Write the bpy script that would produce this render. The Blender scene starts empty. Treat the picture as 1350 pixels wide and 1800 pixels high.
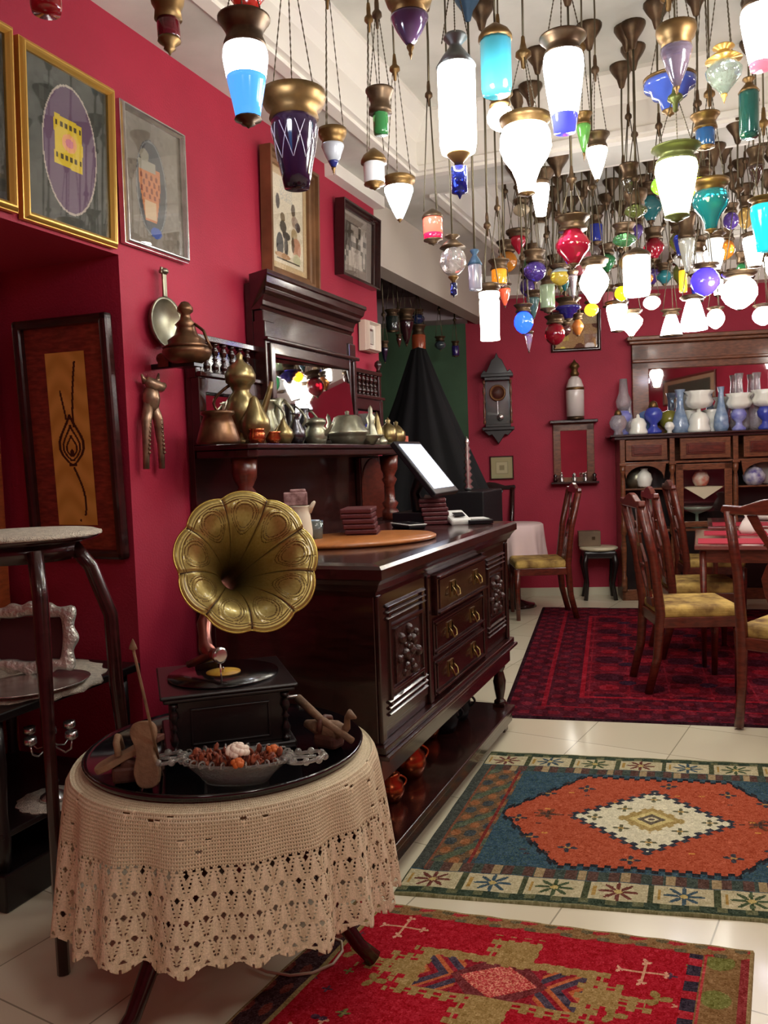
import bpy, math, random
import numpy as np
from mathutils import Vector, Matrix, Euler
random.seed(7)
rs = np.random.RandomState(5)
C = bpy.context.scene.collection
PI = math.pi
# ------------------------------------------------------------------ camera
F = 1480.; CX = 675.; CY = 900.
def nrm(v): return v/np.linalg.norm(v)
_yf = nrm(np.array([1285-CX, 788-CY, F])); _up = nrm(np.cross(_yf, np.array([1, -.036, 0.])))
if _up[1] > 0: _up = -_up
_xr = nrm(np.cross(_yf, _up))
if _xr[0] < 0: _xr = -_xr
R = np.array([_xr, _yf, _up]); EYE = np.array([0, 0, 1.35])
cam_d = bpy.data.cameras.new('camera'); cam = bpy.data.objects.new('camera', cam_d); C.objects.link(cam)
cam_d.sensor_fit = 'VERTICAL'; cam_d.sensor_height = 36; cam_d.lens = F/1800*36; cam_d.clip_start = .02
cx_ = R@np.array([1, 0, 0.]); cy_ = R@np.array([0, -1, 0.]); cz_ = R@np.array([0, 0, -1.])
cam.matrix_world = Matrix(((cx_[0], cy_[0], cz_[0], EYE[0]), (cx_[1], cy_[1], cz_[1], EYE[1]), (cx_[2], cy_[2], cz_[2], EYE[2]), (0, 0, 0, 1)))
bpy.context.scene.camera = cam
# ------------------------------------------------------------------ view, world, light levels
vs = bpy.context.scene.view_settings
vs.view_transform = 'Standard'; vs.look = 'None'; vs.gamma = 1; vs.exposure = 0.45; vs.use_curve_mapping = False
wd = bpy.data.worlds.new('world'); bpy.context.scene.world = wd; wd.use_nodes = True
wd.node_tree.nodes['Background'].inputs[0].default_value = (1, .9, .85, 1)
wd.node_tree.nodes['Background'].inputs[1].default_value = .02
GLOW = 26.0          # strength of the lit lamp glass
# fill lights added above and behind the camera to brighten the near end
for lx, ly, lz, pw, sz in ((.9, .2, 2.5, 16, .5), (-.7, -.4, 2.5, 4, .4)):
    ld = bpy.data.lights.new('fill_light', 'AREA'); ld.energy = pw; ld.size = sz; ld.shape = 'DISK'; ld.color = (1, .93, .84)
    lo = bpy.data.objects.new('fill_light', ld); lo.location = (lx, ly, lz); C.objects.link(lo)
# ------------------------------------------------------------------ measuring helpers (pixel + plane -> real point)
def ray(px, py): return R@np.array([px-CX, py-CY, F])
def onZ(px, py, Z): d = ray(px, py); return EYE+(Z-EYE[2])/d[2]*d
def onX(px, py, X): d = ray(px, py); return EYE+(X-EYE[0])/d[0]*d
def onY(px, py, Y): d = ray(px, py); return EYE+(Y-EYE[1])/d[1]*d
def dep(px, py, D): return EYE+ray(px, py)*D/F
BP = np.array([-1.04, 8.18, 0.]); BA = math.atan(.25); BU = np.array([math.cos(BA), math.sin(BA), 0.]); BN = np.array([math.sin(BA), -math.cos(BA), 0.])
def onB(px, py, off=0.):            # point on the plane parallel to the back wall, 'off' metres in front of it
    d = ray(px, py); P = BP+BN*off; t = np.dot(P-EYE, BN)/np.dot(d, BN); return EYE+t*d
# ------------------------------------------------------------------ materials
def lin(c): return tuple((x/12.92 if x <= .04045 else ((x+.055)/1.055)**2.4) for x in [v/255. for v in c])
MATS = {}
def mat(name, rgb, rough=.5, metal=0., emit=0., trans=0., coat=0., bump=0., bscale=40., var=0., vscale=6., stretch=(1, 1, 1), rgb2=None, ior=1.45, alpha=1., erg=None):
    if name in MATS: return MATS[name]
    m = bpy.data.materials.new(name); m.use_nodes = True; nt = m.node_tree; b = nt.nodes['Principled BSDF']
    c = lin(rgb)+(1,)
    b.inputs['Base Color'].default_value = c; b.inputs['Roughness'].default_value = rough; b.inputs['Metallic'].default_value = metal
    b.inputs['Transmission Weight'].default_value = trans; b.inputs['Coat Weight'].default_value = coat; b.inputs['Coat Roughness'].default_value = .1
    b.inputs['IOR'].default_value = ior; b.inputs['Alpha'].default_value = alpha
    if emit: b.inputs['Emission Color'].default_value = (lin(erg) if erg else c[:3])+(1,); b.inputs['Emission Strength'].default_value = emit
    if bump or var or rgb2:
        tc = nt.nodes.new('ShaderNodeTexCoord'); mp = nt.nodes.new('ShaderNodeMapping'); mp.inputs['Scale'].default_value = stretch
        nt.links.new(tc.outputs['Object'], mp.inputs['Vector'])
    if var or rgb2:
        n = nt.nodes.new('ShaderNodeTexNoise'); n.inputs['Scale'].default_value = vscale; n.inputs['Detail'].default_value = 6
        nt.links.new(mp.outputs[0], n.inputs['Vector'])
        cr = nt.nodes.new('ShaderNodeValToRGB'); cr.color_ramp.elements[0].position = .35; cr.color_ramp.elements[1].position = .68
        c2 = lin(rgb2)+(1,) if rgb2 else tuple(x*(1+var) for x in c[:3])+(1,)
        c1 = c if rgb2 else tuple(x*(1-var) for x in c[:3])+(1,)
        cr.color_ramp.elements[0].color = c1; cr.color_ramp.elements[1].color = c2
        nt.links.new(n.outputs[0], cr.inputs[0]); nt.links.new(cr.outputs[0], b.inputs['Base Color'])
    if bump:
        n2 = nt.nodes.new('ShaderNodeTexNoise'); n2.inputs['Scale'].default_value = bscale; n2.inputs['Detail'].default_value = 4
        nt.links.new(mp.outputs[0], n2.inputs['Vector'])
        bp = nt.nodes.new('ShaderNodeBump'); bp.inputs['Strength'].default_value = bump; bp.inputs['Distance'].default_value = .01
        nt.links.new(n2.outputs[0], bp.inputs['Height']); nt.links.new(bp.outputs[0], b.inputs['Normal'])
    MATS[name] = m; return m
def paintmat(name, rough=.9, spec=.3, bump=0., bscale=300.):
    if name in MATS: return MATS[name]
    m = bpy.data.materials.new(name); m.use_nodes = True; nt = m.node_tree; b = nt.nodes['Principled BSDF']
    a = nt.nodes.new('ShaderNodeAttribute'); a.attribute_name = 'Col'; nt.links.new(a.outputs['Color'], b.inputs['Base Color'])
    b.inputs['Roughness'].default_value = rough; b.inputs['Specular IOR Level'].default_value = spec
    if bump:
        n2 = nt.nodes.new('ShaderNodeTexNoise'); n2.inputs['Scale'].default_value = bscale
        tc = nt.nodes.new('ShaderNodeTexCoord'); nt.links.new(tc.outputs['Object'], n2.inputs['Vector'])
        bp = nt.nodes.new('ShaderNodeBump'); bp.inputs['Strength'].default_value = bump; bp.inputs['Distance'].default_value = .004
        nt.links.new(n2.outputs[0], bp.inputs['Height']); nt.links.new(bp.outputs[0], b.inputs['Normal'])
    MATS[name] = m; return m
def pane_mat():
    if 'pane' in MATS: return MATS['pane']
    m = bpy.data.materials.new('pane'); m.use_nodes = True; nt = m.node_tree; nt.nodes.clear()
    o = nt.nodes.new('ShaderNodeOutputMaterial'); mx = nt.nodes.new('ShaderNodeMixShader'); t = nt.nodes.new('ShaderNodeBsdfTransparent'); g = nt.nodes.new('ShaderNodeBsdfGlossy')
    lw = nt.nodes.new('ShaderNodeLayerWeight'); lw.inputs[0].default_value = .5; g.inputs['Roughness'].default_value = .02
    pw = nt.nodes.new('ShaderNodeMath'); pw.operation = 'POWER'; pw.inputs[1].default_value = 3.; fr = nt.nodes.new('ShaderNodeMath'); fr.operation = 'MULTIPLY_ADD'; fr.inputs[1].default_value = .6; fr.inputs[2].default_value = .05
    nt.links.new(lw.outputs['Facing'], pw.inputs[0]); nt.links.new(pw.outputs[0], fr.inputs[0])
    nt.links.new(fr.outputs[0], mx.inputs[0]); nt.links.new(t.outputs[0], mx.inputs[1]); nt.links.new(g.outputs[0], mx.inputs[2]); nt.links.new(mx.outputs[0], o.inputs[0])
    MATS['pane'] = m; return m
WOOD = mat('dark_mahogany', (44, 17, 15), .24, coat=.6, var=.45, vscale=5, stretch=(3, 3, 14), bump=.08, bscale=30)
WOODR = mat('red_mahogany', (92, 36, 24), .3, coat=.35, var=.35, vscale=5, stretch=(4, 4, 14), bump=.06, bscale=30)
WOODB = mat('brown_walnut', (112, 66, 42), .32, coat=.4, var=.35, vscale=5, stretch=(4, 4, 14))
BLACKW = mat('black_wood', (22, 14, 14), .35, coat=.2, var=.4)
LACQ = mat('black_lacquer', (10, 11, 15), .12, coat=.8)
BRASS = mat('aged_brass', (116, 90, 54), .42, metal=.8, var=.35, vscale=18)
BRASSD = mat('dark_brass', (88, 70, 52), .42, metal=.75, var=.4, vscale=20)
GOLD = mat('gold_frame', (214, 172, 88), .33, metal=.7)
SILV = mat('silver', (214, 212, 208), .25, metal=.95, var=.15, vscale=20)
PEWT = mat('pewter', (150, 148, 128), .35, metal=.85, var=.3, vscale=14)
COPP = mat('copper', (184, 96, 60), .25, metal=.95, var=.3, vscale=14)
BRONZ = mat('tarnished_copper', (110, 80, 58), .35, metal=.85, var=.4, vscale=12)
OLIVE = mat('olive_brass', (140, 124, 84), .3, metal=.85, var=.3, vscale=12)
MIRR = mat('mirror_glass', (225, 225, 225), .02, metal=1.)
RED = mat('red_paint', (162, 31, 58), .62, var=.1, vscale=2.2, bump=.25, bscale=120)
WHITE = mat('white_plaster', (226, 220, 212), .8, bump=.1, bscale=60)
CHAINM = mat('chain_metal', (92, 84, 66), .45, metal=.7)
PANE = pane_mat()
def glass(rgb, lit=0, tr=.35, rough=.12):
    n = 'glass_%d_%d_%d_%d_%d' % (rgb[0], rgb[1], rgb[2], int(lit*10), int(tr*10))
    return mat(n, rgb, rough, emit=lit*(GLOW if lit >= .5 else 9), trans=tr if not lit else 0, coat=.5)
# ------------------------------------------------------------------ mesh builder
class MB:
    def __init__(s): s.v = []; s.f = []; s.sm = []; s.M = Matrix()
    def add(s, vs_, fs, smooth=False):
        o = len(s.v); s.v += [tuple(s.M@Vector(v)) for v in vs_]; s.f += [tuple(i+o for i in f) for f in fs]; s.sm += [smooth]*len(fs); return s
    def at(s, M): s.M = M; return s
    def box(s, c, d, r=None):
        x, y, z = d[0]/2, d[1]/2, d[2]/2
        m = Matrix.Translation(Vector(c))@(Euler(r).to_matrix().to_4x4() if r else Matrix())
        P = [tuple(m@Vector((a*x, b*y, e*z))) for e in (-1, 1) for a, b in ((-1, -1), (1, -1), (1, 1), (-1, 1))]
        return s.add(P, [(3, 2, 1, 0), (4, 5, 6, 7), (0, 1, 5, 4), (1, 2, 6, 5), (2, 3, 7, 6), (3, 0, 4, 7)])
    def bx(s, a, b): return s.box([(a[i]+b[i])/2 for i in range(3)], [abs(b[i]-a[i]) for i in range(3)])
    def lathe(s, pr, n=20, c=(0, 0, 0), smooth=True, M=None, a0=0, wob=None, sx=1., sy=1.):
        M = M or Matrix(); P = []; Fs = []; m = len(pr)
        for j in range(n):
            a = a0+2*PI*j/n
            for (r, z) in pr:
                rr = r*(wob(a, z) if wob else 1)
                P.append(tuple(M@Vector((c[0]+rr*math.cos(a)*sx, c[1]+rr*math.sin(a)*sy, c[2]+z))))
        for j in range(n):
            k = (j+1) % n
            for i in range(m-1): Fs.append((j*m+i, k*m+i, k*m+i+1, j*m+i+1))
        if pr[0][0] > 1e-6: Fs.append(tuple(j*m for j in range(n))[::-1])
        if pr[-1][0] > 1e-6: Fs.append(tuple(j*m+m-1 for j in range(n)))
        return s.add(P, Fs, smooth)
    def tube(s, pts, r, n=6, smooth=True, close=False):
        pts = [Vector(p) for p in pts]; m = len(pts); P = []; Fs = []
        rr = r if isinstance(r, (list, tuple)) else [r]*m
        up = Vector((0, 0, 1)) if abs((pts[1]-pts[0]).normalized().z) < .9 else Vector((1, 0, 0))
        for i, p in enumerate(pts):
            if close: t = pts[(i+1) % m]-pts[i-1]
            else: t = pts[min(i+1, m-1)]-pts[max(i-1, 0)]
            t = t.normalized() if t.length > 0 else Vector((0, 0, 1))
            a = t.cross(up)
            if a.length < 1e-3: a = t.cross(Vector((0, 1, .1)))
            a.normalize(); b = t.cross(a).normalized(); up = a.cross(t).normalized() if True else up
            for j in range(n):
                q = 2*PI*j/n; P.append(tuple(p+(a*math.cos(q)+b*math.sin(q))*rr[i]))
        for i in range(m if close else m-1):
            k = (i+1) % m
            for j in range(n): Fs.append((i*n+j, i*n+(j+1) % n, k*n+(j+1) % n, k*n+j))
        if not close: Fs += [tuple(range(n))[::-1], tuple((m-1)*n+j for j in range(n))]
        return s.add(P, Fs, smooth)
    def prism(s, out, d0, d1, ax='y', smooth=False):      # outline in the two other axes, extruded along ax
        n = len(out)
        def pt(a, b, d): return {'y': (a, d, b), 'x': (d, a, b), 'z': (a, b, d)}[ax]
        P = [pt(a, b, d0) for a, b in out]+[pt(a, b, d1) for a, b in out]
        return s.add(P, [tuple(range(n)), tuple(range(2*n-1, n-1, -1))]+[(i+n, (i+1) % n+n, (i+1) % n, i) for i in range(n)], smooth)
    def sph(s, c, r, n=12, sz=1.): 
        return s.lathe([(max(0, r*math.sin(PI*i/8)), -r*sz*math.cos(PI*i/8)) for i in range(9)], n, c)
def mesh_of(name, mb):
    me = bpy.data.meshes.new(name); me.from_pydata(mb.v, [], mb.f); me.polygons.foreach_set('use_smooth', mb.sm); me.update()
    import bmesh as _b
    bm = _b.new(); bm.from_mesh(me); _b.ops.recalc_face_normals(bm, faces=bm.faces); bm.to_mesh(me); bm.free()
    return me
def obj(name, mb, m, parent=None, bevel=0, label=None):
    o = bpy.data.objects.new(name, mesh_of(name, mb)); C.objects.link(o); o.data.materials.append(m)
    if parent: o.parent = parent
    if bevel:
        md = o.modifiers.new('bevel', 'BEVEL'); md.width = bevel; md.segments = 2; md.limit_method = 'ANGLE'
    if label: o['label'] = label
    return o
def thing(name, label, cat, loc=(0, 0, 0), rot=0, group=None):
    o = bpy.data.objects.new(name, None); C.objects.link(o); o.empty_display_size = .05
    o.location = [float(v) for v in loc]; o.rotation_euler = (0, 0, rot) if not isinstance(rot, tuple) else rot
    o['label'] = label; o['category'] = cat
    if group: o['group'] = group
    return o
def tag(o, label, cat, group=None):
    o['label'] = label; o['category'] = cat
    if group: o['group'] = group
    return o
def struct(name, mb, m, parent=None, bevel=0):
    o = obj(name, mb, m, parent, bevel)
    if not parent: o['kind'] = 'structure'
    return o
def put(o, loc, rot=0):
    o.location = [float(v) for v in loc]; o.rotation_euler = (0, 0, rot) if not isinstance(rot, tuple) else rot; return o
def dup(root, loc, rot=0, label=None, group=None):
    r = root.copy(); C.objects.link(r); put(r, loc, rot)
    if label: r['label'] = label
    if group: r['group'] = group
    for ch in list(root.children):
        c = ch.copy(); C.objects.link(c); c.parent = r
        for g in ch.children:
            d = g.copy(); C.objects.link(d); d.parent = c
    return r
def painted(name, P, col, m, keep=None, parent=None, sides=None):
    """P (H+1,W+1,3) points, col (H,W,3) srgb 0-255, keep (H,W) bool: which cells exist"""
    H, W_ = col.shape[:2]
    idx = np.arange((H+1)*(W_+1)).reshape(H+1, W_+1)
    q = np.stack([idx[:-1, :-1], idx[:-1, 1:], idx[1:, 1:], idx[1:, :-1]], -1).reshape(-1, 4)
    c = (np.clip(col, 0, 255)/255.).reshape(-1, 3); c = np.where(c <= .04045, c/12.92, ((c+.055)/1.055)**2.4)
    if keep is not None: k = keep.reshape(-1); q = q[k]; c = c[k]
    me = bpy.data.meshes.new(name); n = len(q)
    me.vertices.add((H+1)*(W_+1)); me.vertices.foreach_set('co', P.reshape(-1).astype(np.float32))
    me.loops.add(n*4); me.loops.foreach_set('vertex_index', q.reshape(-1).astype(np.int32))
    me.polygons.add(n); me.polygons.foreach_set('loop_start', np.arange(0, n*4, 4, dtype=np.int32)); me.polygons.foreach_set('loop_total', np.full(n, 4, dtype=np.int32))
    me.update(calc_edges=True); me.validate()
    a = me.color_attributes.new('Col', 'FLOAT_COLOR', 'CORNER')
    cc = np.ones((n, 4, 4), np.float32); cc[:, :, :3] = c[:, None, :]; a.data.foreach_set('color', cc.reshape(-1))
    me.polygons.foreach_set('use_smooth', np.ones(n, bool)) 
    o = bpy.data.objects.new(name, me); C.objects.link(o); me.materials.append(m)
    if parent: o.parent = parent
    return o
def flatgrid(w, h, W_, H, ax='xz'):      # cells row 0 = top
    u = np.linspace(-w/2, w/2, W_+1); v = np.linspace(h/2, -h/2, H+1); U, V = np.meshgrid(u, v); Z = np.zeros_like(U)
    return np.stack([U, Z, V], -1) if ax == 'xz' else np.stack([U, V, Z], -1)
def uv(W_, H):
    return np.meshgrid((np.arange(W_)+.5)/W_, (np.arange(H)+.5)/H)
def fill(W_, H, c): a = np.zeros((H, W_, 3)); a[:] = c; return a
def noise2(W_, H, amp, s=1):
    h2, w2 = -(-H//s), -(-W_//s); return np.kron(rs.randn(h2, w2), np.ones((s, s)))[:H, :W_, None]*amp
# ================================================================== the room
XL = -2.1; YE = 5.08; XR = 3.2; YN = -1.8; ZS = 3.03; ZC = 3.34
def tiles():
    m = mat('cream_tiles', (196, 186, 158), .22, coat=.2, var=.07, vscale=3)
    nt = m.node_tree; b = nt.nodes['Principled BSDF']; tc = nt.nodes.new('ShaderNodeTexCoord')
    br = nt.nodes.new('ShaderNodeTexBrick'); br.offset = 0; br.inputs['Scale'].default_value = 1; br.inputs['Brick Width'].default_value = .42; br.inputs['Row Height'].default_value = .42
    br.inputs['Mortar Size'].default_value = .0025; br.inputs['Color1'].default_value = lin((226, 218, 192))+(1,); br.inputs['Color2'].default_value = lin((212, 203, 176))+(1,); br.inputs['Mortar'].default_value = lin((160, 152, 130))+(1,)
    mp = nt.nodes.new('ShaderNodeMapping'); mp.inputs['Rotation'].default_value = (0, 0, .15)
    nt.links.new(tc.outputs['Object'], mp.inputs[0]); nt.links.new(mp.outputs[0], br.inputs[0]); nt.links.new(br.outputs[0], b.inputs['Base Color'])
    return m
struct('floor', MB().bx((-5.2, YN-.2, -.12), (XR+.2, 10.2, 0)), tiles())
# left wall with the recess (opening y -0.6..2.58, z 0..2.15)
NY = 2.58; NZ = 2.15; NX = -2.74
w = MB(); w.bx((XL-.14, NY, 0), (XL, YE, ZC+.3)); w.bx((XL-.14, YN, NZ), (XL, NY, ZC+.3)); w.bx((XL-.14, YN, 0), (XL, -.6, NZ))
w.bx((NX, NY, 0), (XL-.14, NY+.12, NZ)); w.bx((NX, -.72, 0), (XL-.14, -.6, NZ)); w.bx((NX-.1, -.72, NZ), (XL-.14, NY+.12, NZ+.1)); w.bx((NX-.1, -.72, 0), (NX, NY+.12, NZ))
struct('wall_left', w, RED)
struct('wall_right', MB().bx((XR, YN-.2, 0), (XR+.15, 10.2, ZC+.3)), RED)
struct('wall_near', MB().bx((XL-.14, YN-.15, 0), (XR, YN, ZC+.3)), RED)
def bpt(s, n): return BP+BU*s+BN*n
def slab(name, s0, s1, n0, n1, z0, z1, m, **k):
    mb = MB(); q = [bpt(s0, n0), bpt(s1, n0), bpt(s1, n1), bpt(s0, n1)]
    P = [(p[0], p[1], z0) for p in q]+[(p[0], p[1], z1) for p in q]
    mb.add(P, [(3, 2, 1, 0), (4, 5, 6, 7), (0, 1, 5, 4), (1, 2, 6, 5), (2, 3, 7, 6), (3, 0, 4, 7)])
    return struct(name, mb, m, **k)
sL = float(np.dot(onB(822, 700)-BP, BU))
slab('wall_back', sL, 4.7, 0, -.15, 0, 3.7, RED)
GREEN = mat('dark_green_paint', (62, 92, 66), .75, var=.2, vscale=2)
slab('wall_alcove', -4.2, sL, .01, -.15, 0, 3.7, GREEN)
struct('wall_alcove_side', MB().bx((-5.2, YE-.14, 0), (-5.06, 8.5, 3.2)), GREEN)
struct('wall_alcove_return', MB().bx((-5.06, YE-.14, 0), (XL-.14, YE, 3.2)), mat('dark_red_paint', (96, 20, 36), .7))
# ceiling : soffit level with two deeper coffers
CEIL = mat('ceiling_plaster', (222, 220, 212), .85, rgb2=(186, 186, 178), vscale=1.6, bump=.1, bscale=30)
CX0, CX1 = -1.70, 2.6; A0, A1 = -1.2, 4.78; B0, B1 = 5.2, 7.35
c = MB()
c.bx((XL-.14, YN, ZS), (CX0, 10.2, ZS+.12)); c.bx((CX1, YN, ZS), (XR, 10.2, ZS+.12)); c.bx((CX0, YN, ZS), (CX1, A0, ZS+.12)); c.bx((CX0, A1, ZS), (CX1, B0, ZS+.12)); c.bx((CX0, B1, ZS), (CX1, 10.2, ZS+.12))
for (y0, y1) in ((A0, A1), (B0, B1)):
    c.bx((CX0-.1, y0-.1, ZC), (CX1+.1, y1+.1, ZC+.1))
    c.bx((CX0-.04, y0-.04, ZS+.1), (CX0, y1+.04, ZC)); c.bx((CX1, y0, ZS+.1), (CX1+.04, y1, ZC)); c.bx((CX0, y1, ZS+.1), (CX1, y1+.04, ZC)); c.bx((CX0, y0-.04, ZS+.1), (CX1, y0, ZC))
struct('ceiling', c, CEIL)
struct('ceiling_alcove', MB().bx((-5.2, YE-.14, 2.86), (XL-.14, 9.0, 2.98)), mat('alcove_ceiling_paint', (92, 76, 84), .8, var=.3))
# header beam over the alcove opening, cornices
struct('trim_1', MB().bx((XL-.14, YE, 2.62), (XL, 8.0, ZS)), mat('beam_plaster', (188, 178, 166), .8, bump=.1))
CORN = mat('cornice_white', (236, 232, 224), .6)
def cornice(name, x0, x1, y0, y1):
    mb = MB(); prof = [(0, 0), (.03, 0), (.03, .03), (.015, .04), (.015, .17), (.05, .2), (.075, .25), (.12, .29), (.12, ZC-ZS), (0, ZC-ZS)]
    L = [(x0, y0), (x1, y0), (x1, y1), (x0, y1)]; n = len(prof); P = []
    for (cx, cy), (dx, dy) in zip(L, [(1, 1), (-1, 1), (-1, -1), (1, -1)]):
        for (o, z) in prof: P.append((cx+dx*o, cy+dy*o, ZS+z))
    Fs = []
    for k in range(4):
        j = (k+1) % 4
        for i in range(n-1): Fs.append((k*n+i, j*n+i, j*n+i+1, k*n+i+1))
    mb.add(P, Fs); return struct(name, mb, CORN)
cornice('trim_2', CX0, CX1, A0, A1); cornice('trim_3', CX0, CX1, B0, B1)
# small lip moulding round the opening on the soffit
mb = MB()
for (y0, y1) in ((A0, A1), (B0, B1)):
    mb.bx((CX0-.06, y0, ZS-.018), (CX0, y1, ZS)); mb.bx((CX0-.06, y1, ZS-.018), (CX1, y1+.06, ZS))
struct('trim_4', mb, CORN)
struct('trim_5', MB().bx((XL, 4.38, ZS-.07), (XL+.07, YE+.02, ZS)), CORN)
# lower cornice along the back wall and band over the alcove
slab('trim_6', sL, 4.6, .16, 0, 2.84, 3.03, CORN)
slab('trim_7', -4.2, sL+.02, .3, 0, 2.63, 2.9, mat('alcove_band', (176, 164, 168), .7))
slab('baseboard_back', sL, 4.6, .015, 0, 0, .075, mat('skirting_tile', (206, 200, 176), .35))
# ------------------------------------------------------------------ recess : glazed door, console, framed inlay
DW = mat('orange_pine', (150, 70, 34), .4, coat=.2, var=.25, stretch=(4, 4, 14))
d = thing('door_1', 'tall orange-brown wooden door with small glass panes at the far left edge', 'door', (NX+.02, 1.95, 0)); del d['label']; del d['category']; d['kind'] = 'structure'
mb = MB()
for y in (-.62, 0, .52): mb.bx((0, y-.045, 0), (.05, y+.045, 2.13))
for z in (.05, .6, .95, 1.45, 2.08): mb.bx((0, -.62, z-.05), (.045, .56, z+.05))
obj('door_frame', mb, DW, d, .004)
obj('door_panel', MB().bx((.005, -.6, .05), (.02, .54, .62)), DW, d)
mb = MB()
for y in (-.2, .2, -.4): mb.bx((.008, y-.012, .6), (.036, y+.012, 2.1))
obj('glazing_bar', mb, DW, d)
obj('pane', MB().bx((.012, -.6, .62), (.018, .54, 2.08)), glass((120, 60, 60), 0, .3, .05), d)
# ------------------------------------------------------------------ rugs
def rugmesh(name, corners, W_, H, col, m, label, group=None, thick=.007):
    a, b, c_, d_ = [np.array(p[:2]) for p in corners]      # far-left, far-right, near-right, near-left
    ctr = (a+b+c_+d_)/4
    U, V = np.meshgrid(np.linspace(0, 1, W_+1), np.linspace(0, 1, H+1))
    P = (a*(1-U[..., None])*(1-V[..., None])+b*U[..., None]*(1-V[..., None])+c_*U[..., None]*V[..., None]+d_*(1-U[..., None])*V[..., None])-ctr
    z = thick+.0015*np.sin(U*23+3)*np.sin(V*17)+.001*np.sin(U*57+V*30)
    z[0, :] = z[-1, :] = 0; z[:, 0] = z[:, -1] = 0
    P = np.concatenate([P, z[..., None]], -1)
    o = painted(name, P, col, m); o.location = (ctr[0], ctr[1], 0); tag(o, label, 'rug', group); return o
RUGM = paintmat('woven_wool', .95, .1, .5, 350)
def star(col, U, V, cx, cy, r, c, asp=1., pts=4):
    dx = (U-cx)*asp; dy = V-cy; rr = np.hypot(dx, dy); a = np.arctan2(dy, dx); col[(rr < r*(.62+.38*np.cos(pts*a)))] = c
# --- blue and orange rug
LX, LY = 1.47, 1.30; W_, H = 360, 300; U, V = uv(W_, H); X = U*LX; Y = V*LY       # metres
dx = np.minimum(X, LX-X); dy = np.minimum(Y, LY-Y); e = np.minimum(dy, dx); hx, hy = LX/2, LY/2
col = fill(W_, H, (52, 76, 90)); col[rs.rand(H, W_) > .82] = (64, 84, 74)
cyc = np.abs(Y-hy); hexd = np.minimum(X-.20, LX-.20-X)
zig = .012*np.sign(np.sin(X*150))
col[(cyc < .405+zig) & (cyc < hexd*1.5+.03+zig)] = (34, 34, 38); col[(cyc < .385+zig*.6) & (cyc < hexd*1.5+.0+zig*.6)] = (164, 76, 50)
for a_, b_ in ((-.40, -.2), (-.40, .2), (-.26, -.26), (-.26, .27), (.40, -.2), (.40, .2), (.27, -.27), (.27, .27), (-.47, .05), (-.05, .33), (.05, -.33)):
    star(col, X, Y, hx+a_, hy+b_, .034, (56, 56, 62)); star(col, X, Y, hx+a_, hy+b_, .012, (170, 130, 70), pts=2)
for a_ in (-.37, .37): star(col, X, Y, hx+a_, hy, .05, (112, 62, 40), pts=5); star(col, X, Y, hx+a_, hy, .03, (74, 56, 46)); col[(np.abs(Y-hy) < .006) & (np.abs(X-hx) < .42) & (np.sin(X*200) > -.4)] = (74, 48, 44)
for k in range(30): star(col, X, Y, hx+rs.uniform(-.45, .45), hy+rs.uniform(-.33, .33), .011, [(196, 140, 66), (70, 52, 50)][k % 2], pts=2)
ax_, ay_ = np.abs(X-hx), np.abs(Y-hy); md = ax_/.265+ay_/.25; stp = .05*np.sign(np.sin((ax_/.265-ay_/.25)*22))
col[md < 1.12+stp] = (50, 54, 62); col[md < 1.0+stp] = (208, 202, 172)
for a_, b_ in ((-.2, 0), (.2, 0), (0, -.185), (0, .185), (-.1, -.085), (.1, -.085), (-.1, .085), (.1, .085)): star(col, X, Y, hx+a_, hy+b_, .03, (96, 96, 72)); star(col, X, Y, hx+a_, hy+b_, .012, (170, 140, 80), pts=2)
col[md < .45+stp*.6] = (160, 138, 84); col[md < .30] = (196, 180, 120); col[md < .19] = (92, 84, 70); col[md < .1] = (200, 190, 150); col[md < .05] = (90, 80, 70)
ends = (dx < .195) & (dy > .17); t_ = np.sin(Y*46)*np.sin(X*62)
col[ends] = (104, 80, 56); col[ends & (t_ > .3)] = (62, 68, 70); col[ends & (t_ < -.5)] = (142, 92, 58); col[ends & (np.sin(Y*23+X*30) > .85)] = (80, 90, 70); col[ends & (np.abs(dx-.178) < .006)] = (116, 44, 38); col[ends & (dx < .05)] = (66, 70, 64); col[ends & (np.abs(dx-.05) < .005)] = (120, 70, 50)
g1 = (dy > .165) & (dy < .225) & (dx > .05); col[g1] = (84, 60, 52); col[g1 & (np.sin(X*95) > 0)] = (62, 72, 64); col[g1 & (np.sin(X*47+1) > .8)] = (150, 130, 96)
b1 = (dy < .16) & (dy > .052); pr_ = .19; ph = (X % pr_)/pr_; col[b1] = (178, 168, 134)
an = np.arctan2(dy-.105, (ph-.5)*pr_); flo = np.hypot((ph-.5)*pr_, (dy-.105)*1.1) < .06*(.62+.38*np.cos(8*an)); kk = ((X/pr_).astype(int) % 3)
for i, cc in enumerate([(100, 54, 46), (58, 78, 88), (66, 80, 54)]): col[b1 & flo & (kk == i)] = cc
col[b1 & (np.hypot((ph-.5)*pr_, dy-.105) < .012)] = (180, 160, 100); col[b1 & ((ph < .05) | (ph > .95))] = (66, 72, 50); col[b1 & (np.abs(ph-.13) < .025) & (np.abs(dy-.105) < .03)] = (160, 130, 70)
b2 = (dy <= .052); col[b2] = (50, 62, 48); col[b2 & (np.sin(X*80) > .3) & (dy > .028)] = (96, 98, 70); col[(dy < .012)] = (124, 120, 86)
col += noise2(W_, H, 9)+noise2(W_, H, 5, 3)
rugmesh('rug', [(-1.03, 3.665), (.42, 3.90), (.47, 2.61), (-.99, 2.345)], W_, H, col, RUGM, 'blue and orange rug with cream diamond medallion, beside the carved sideboard')
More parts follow.
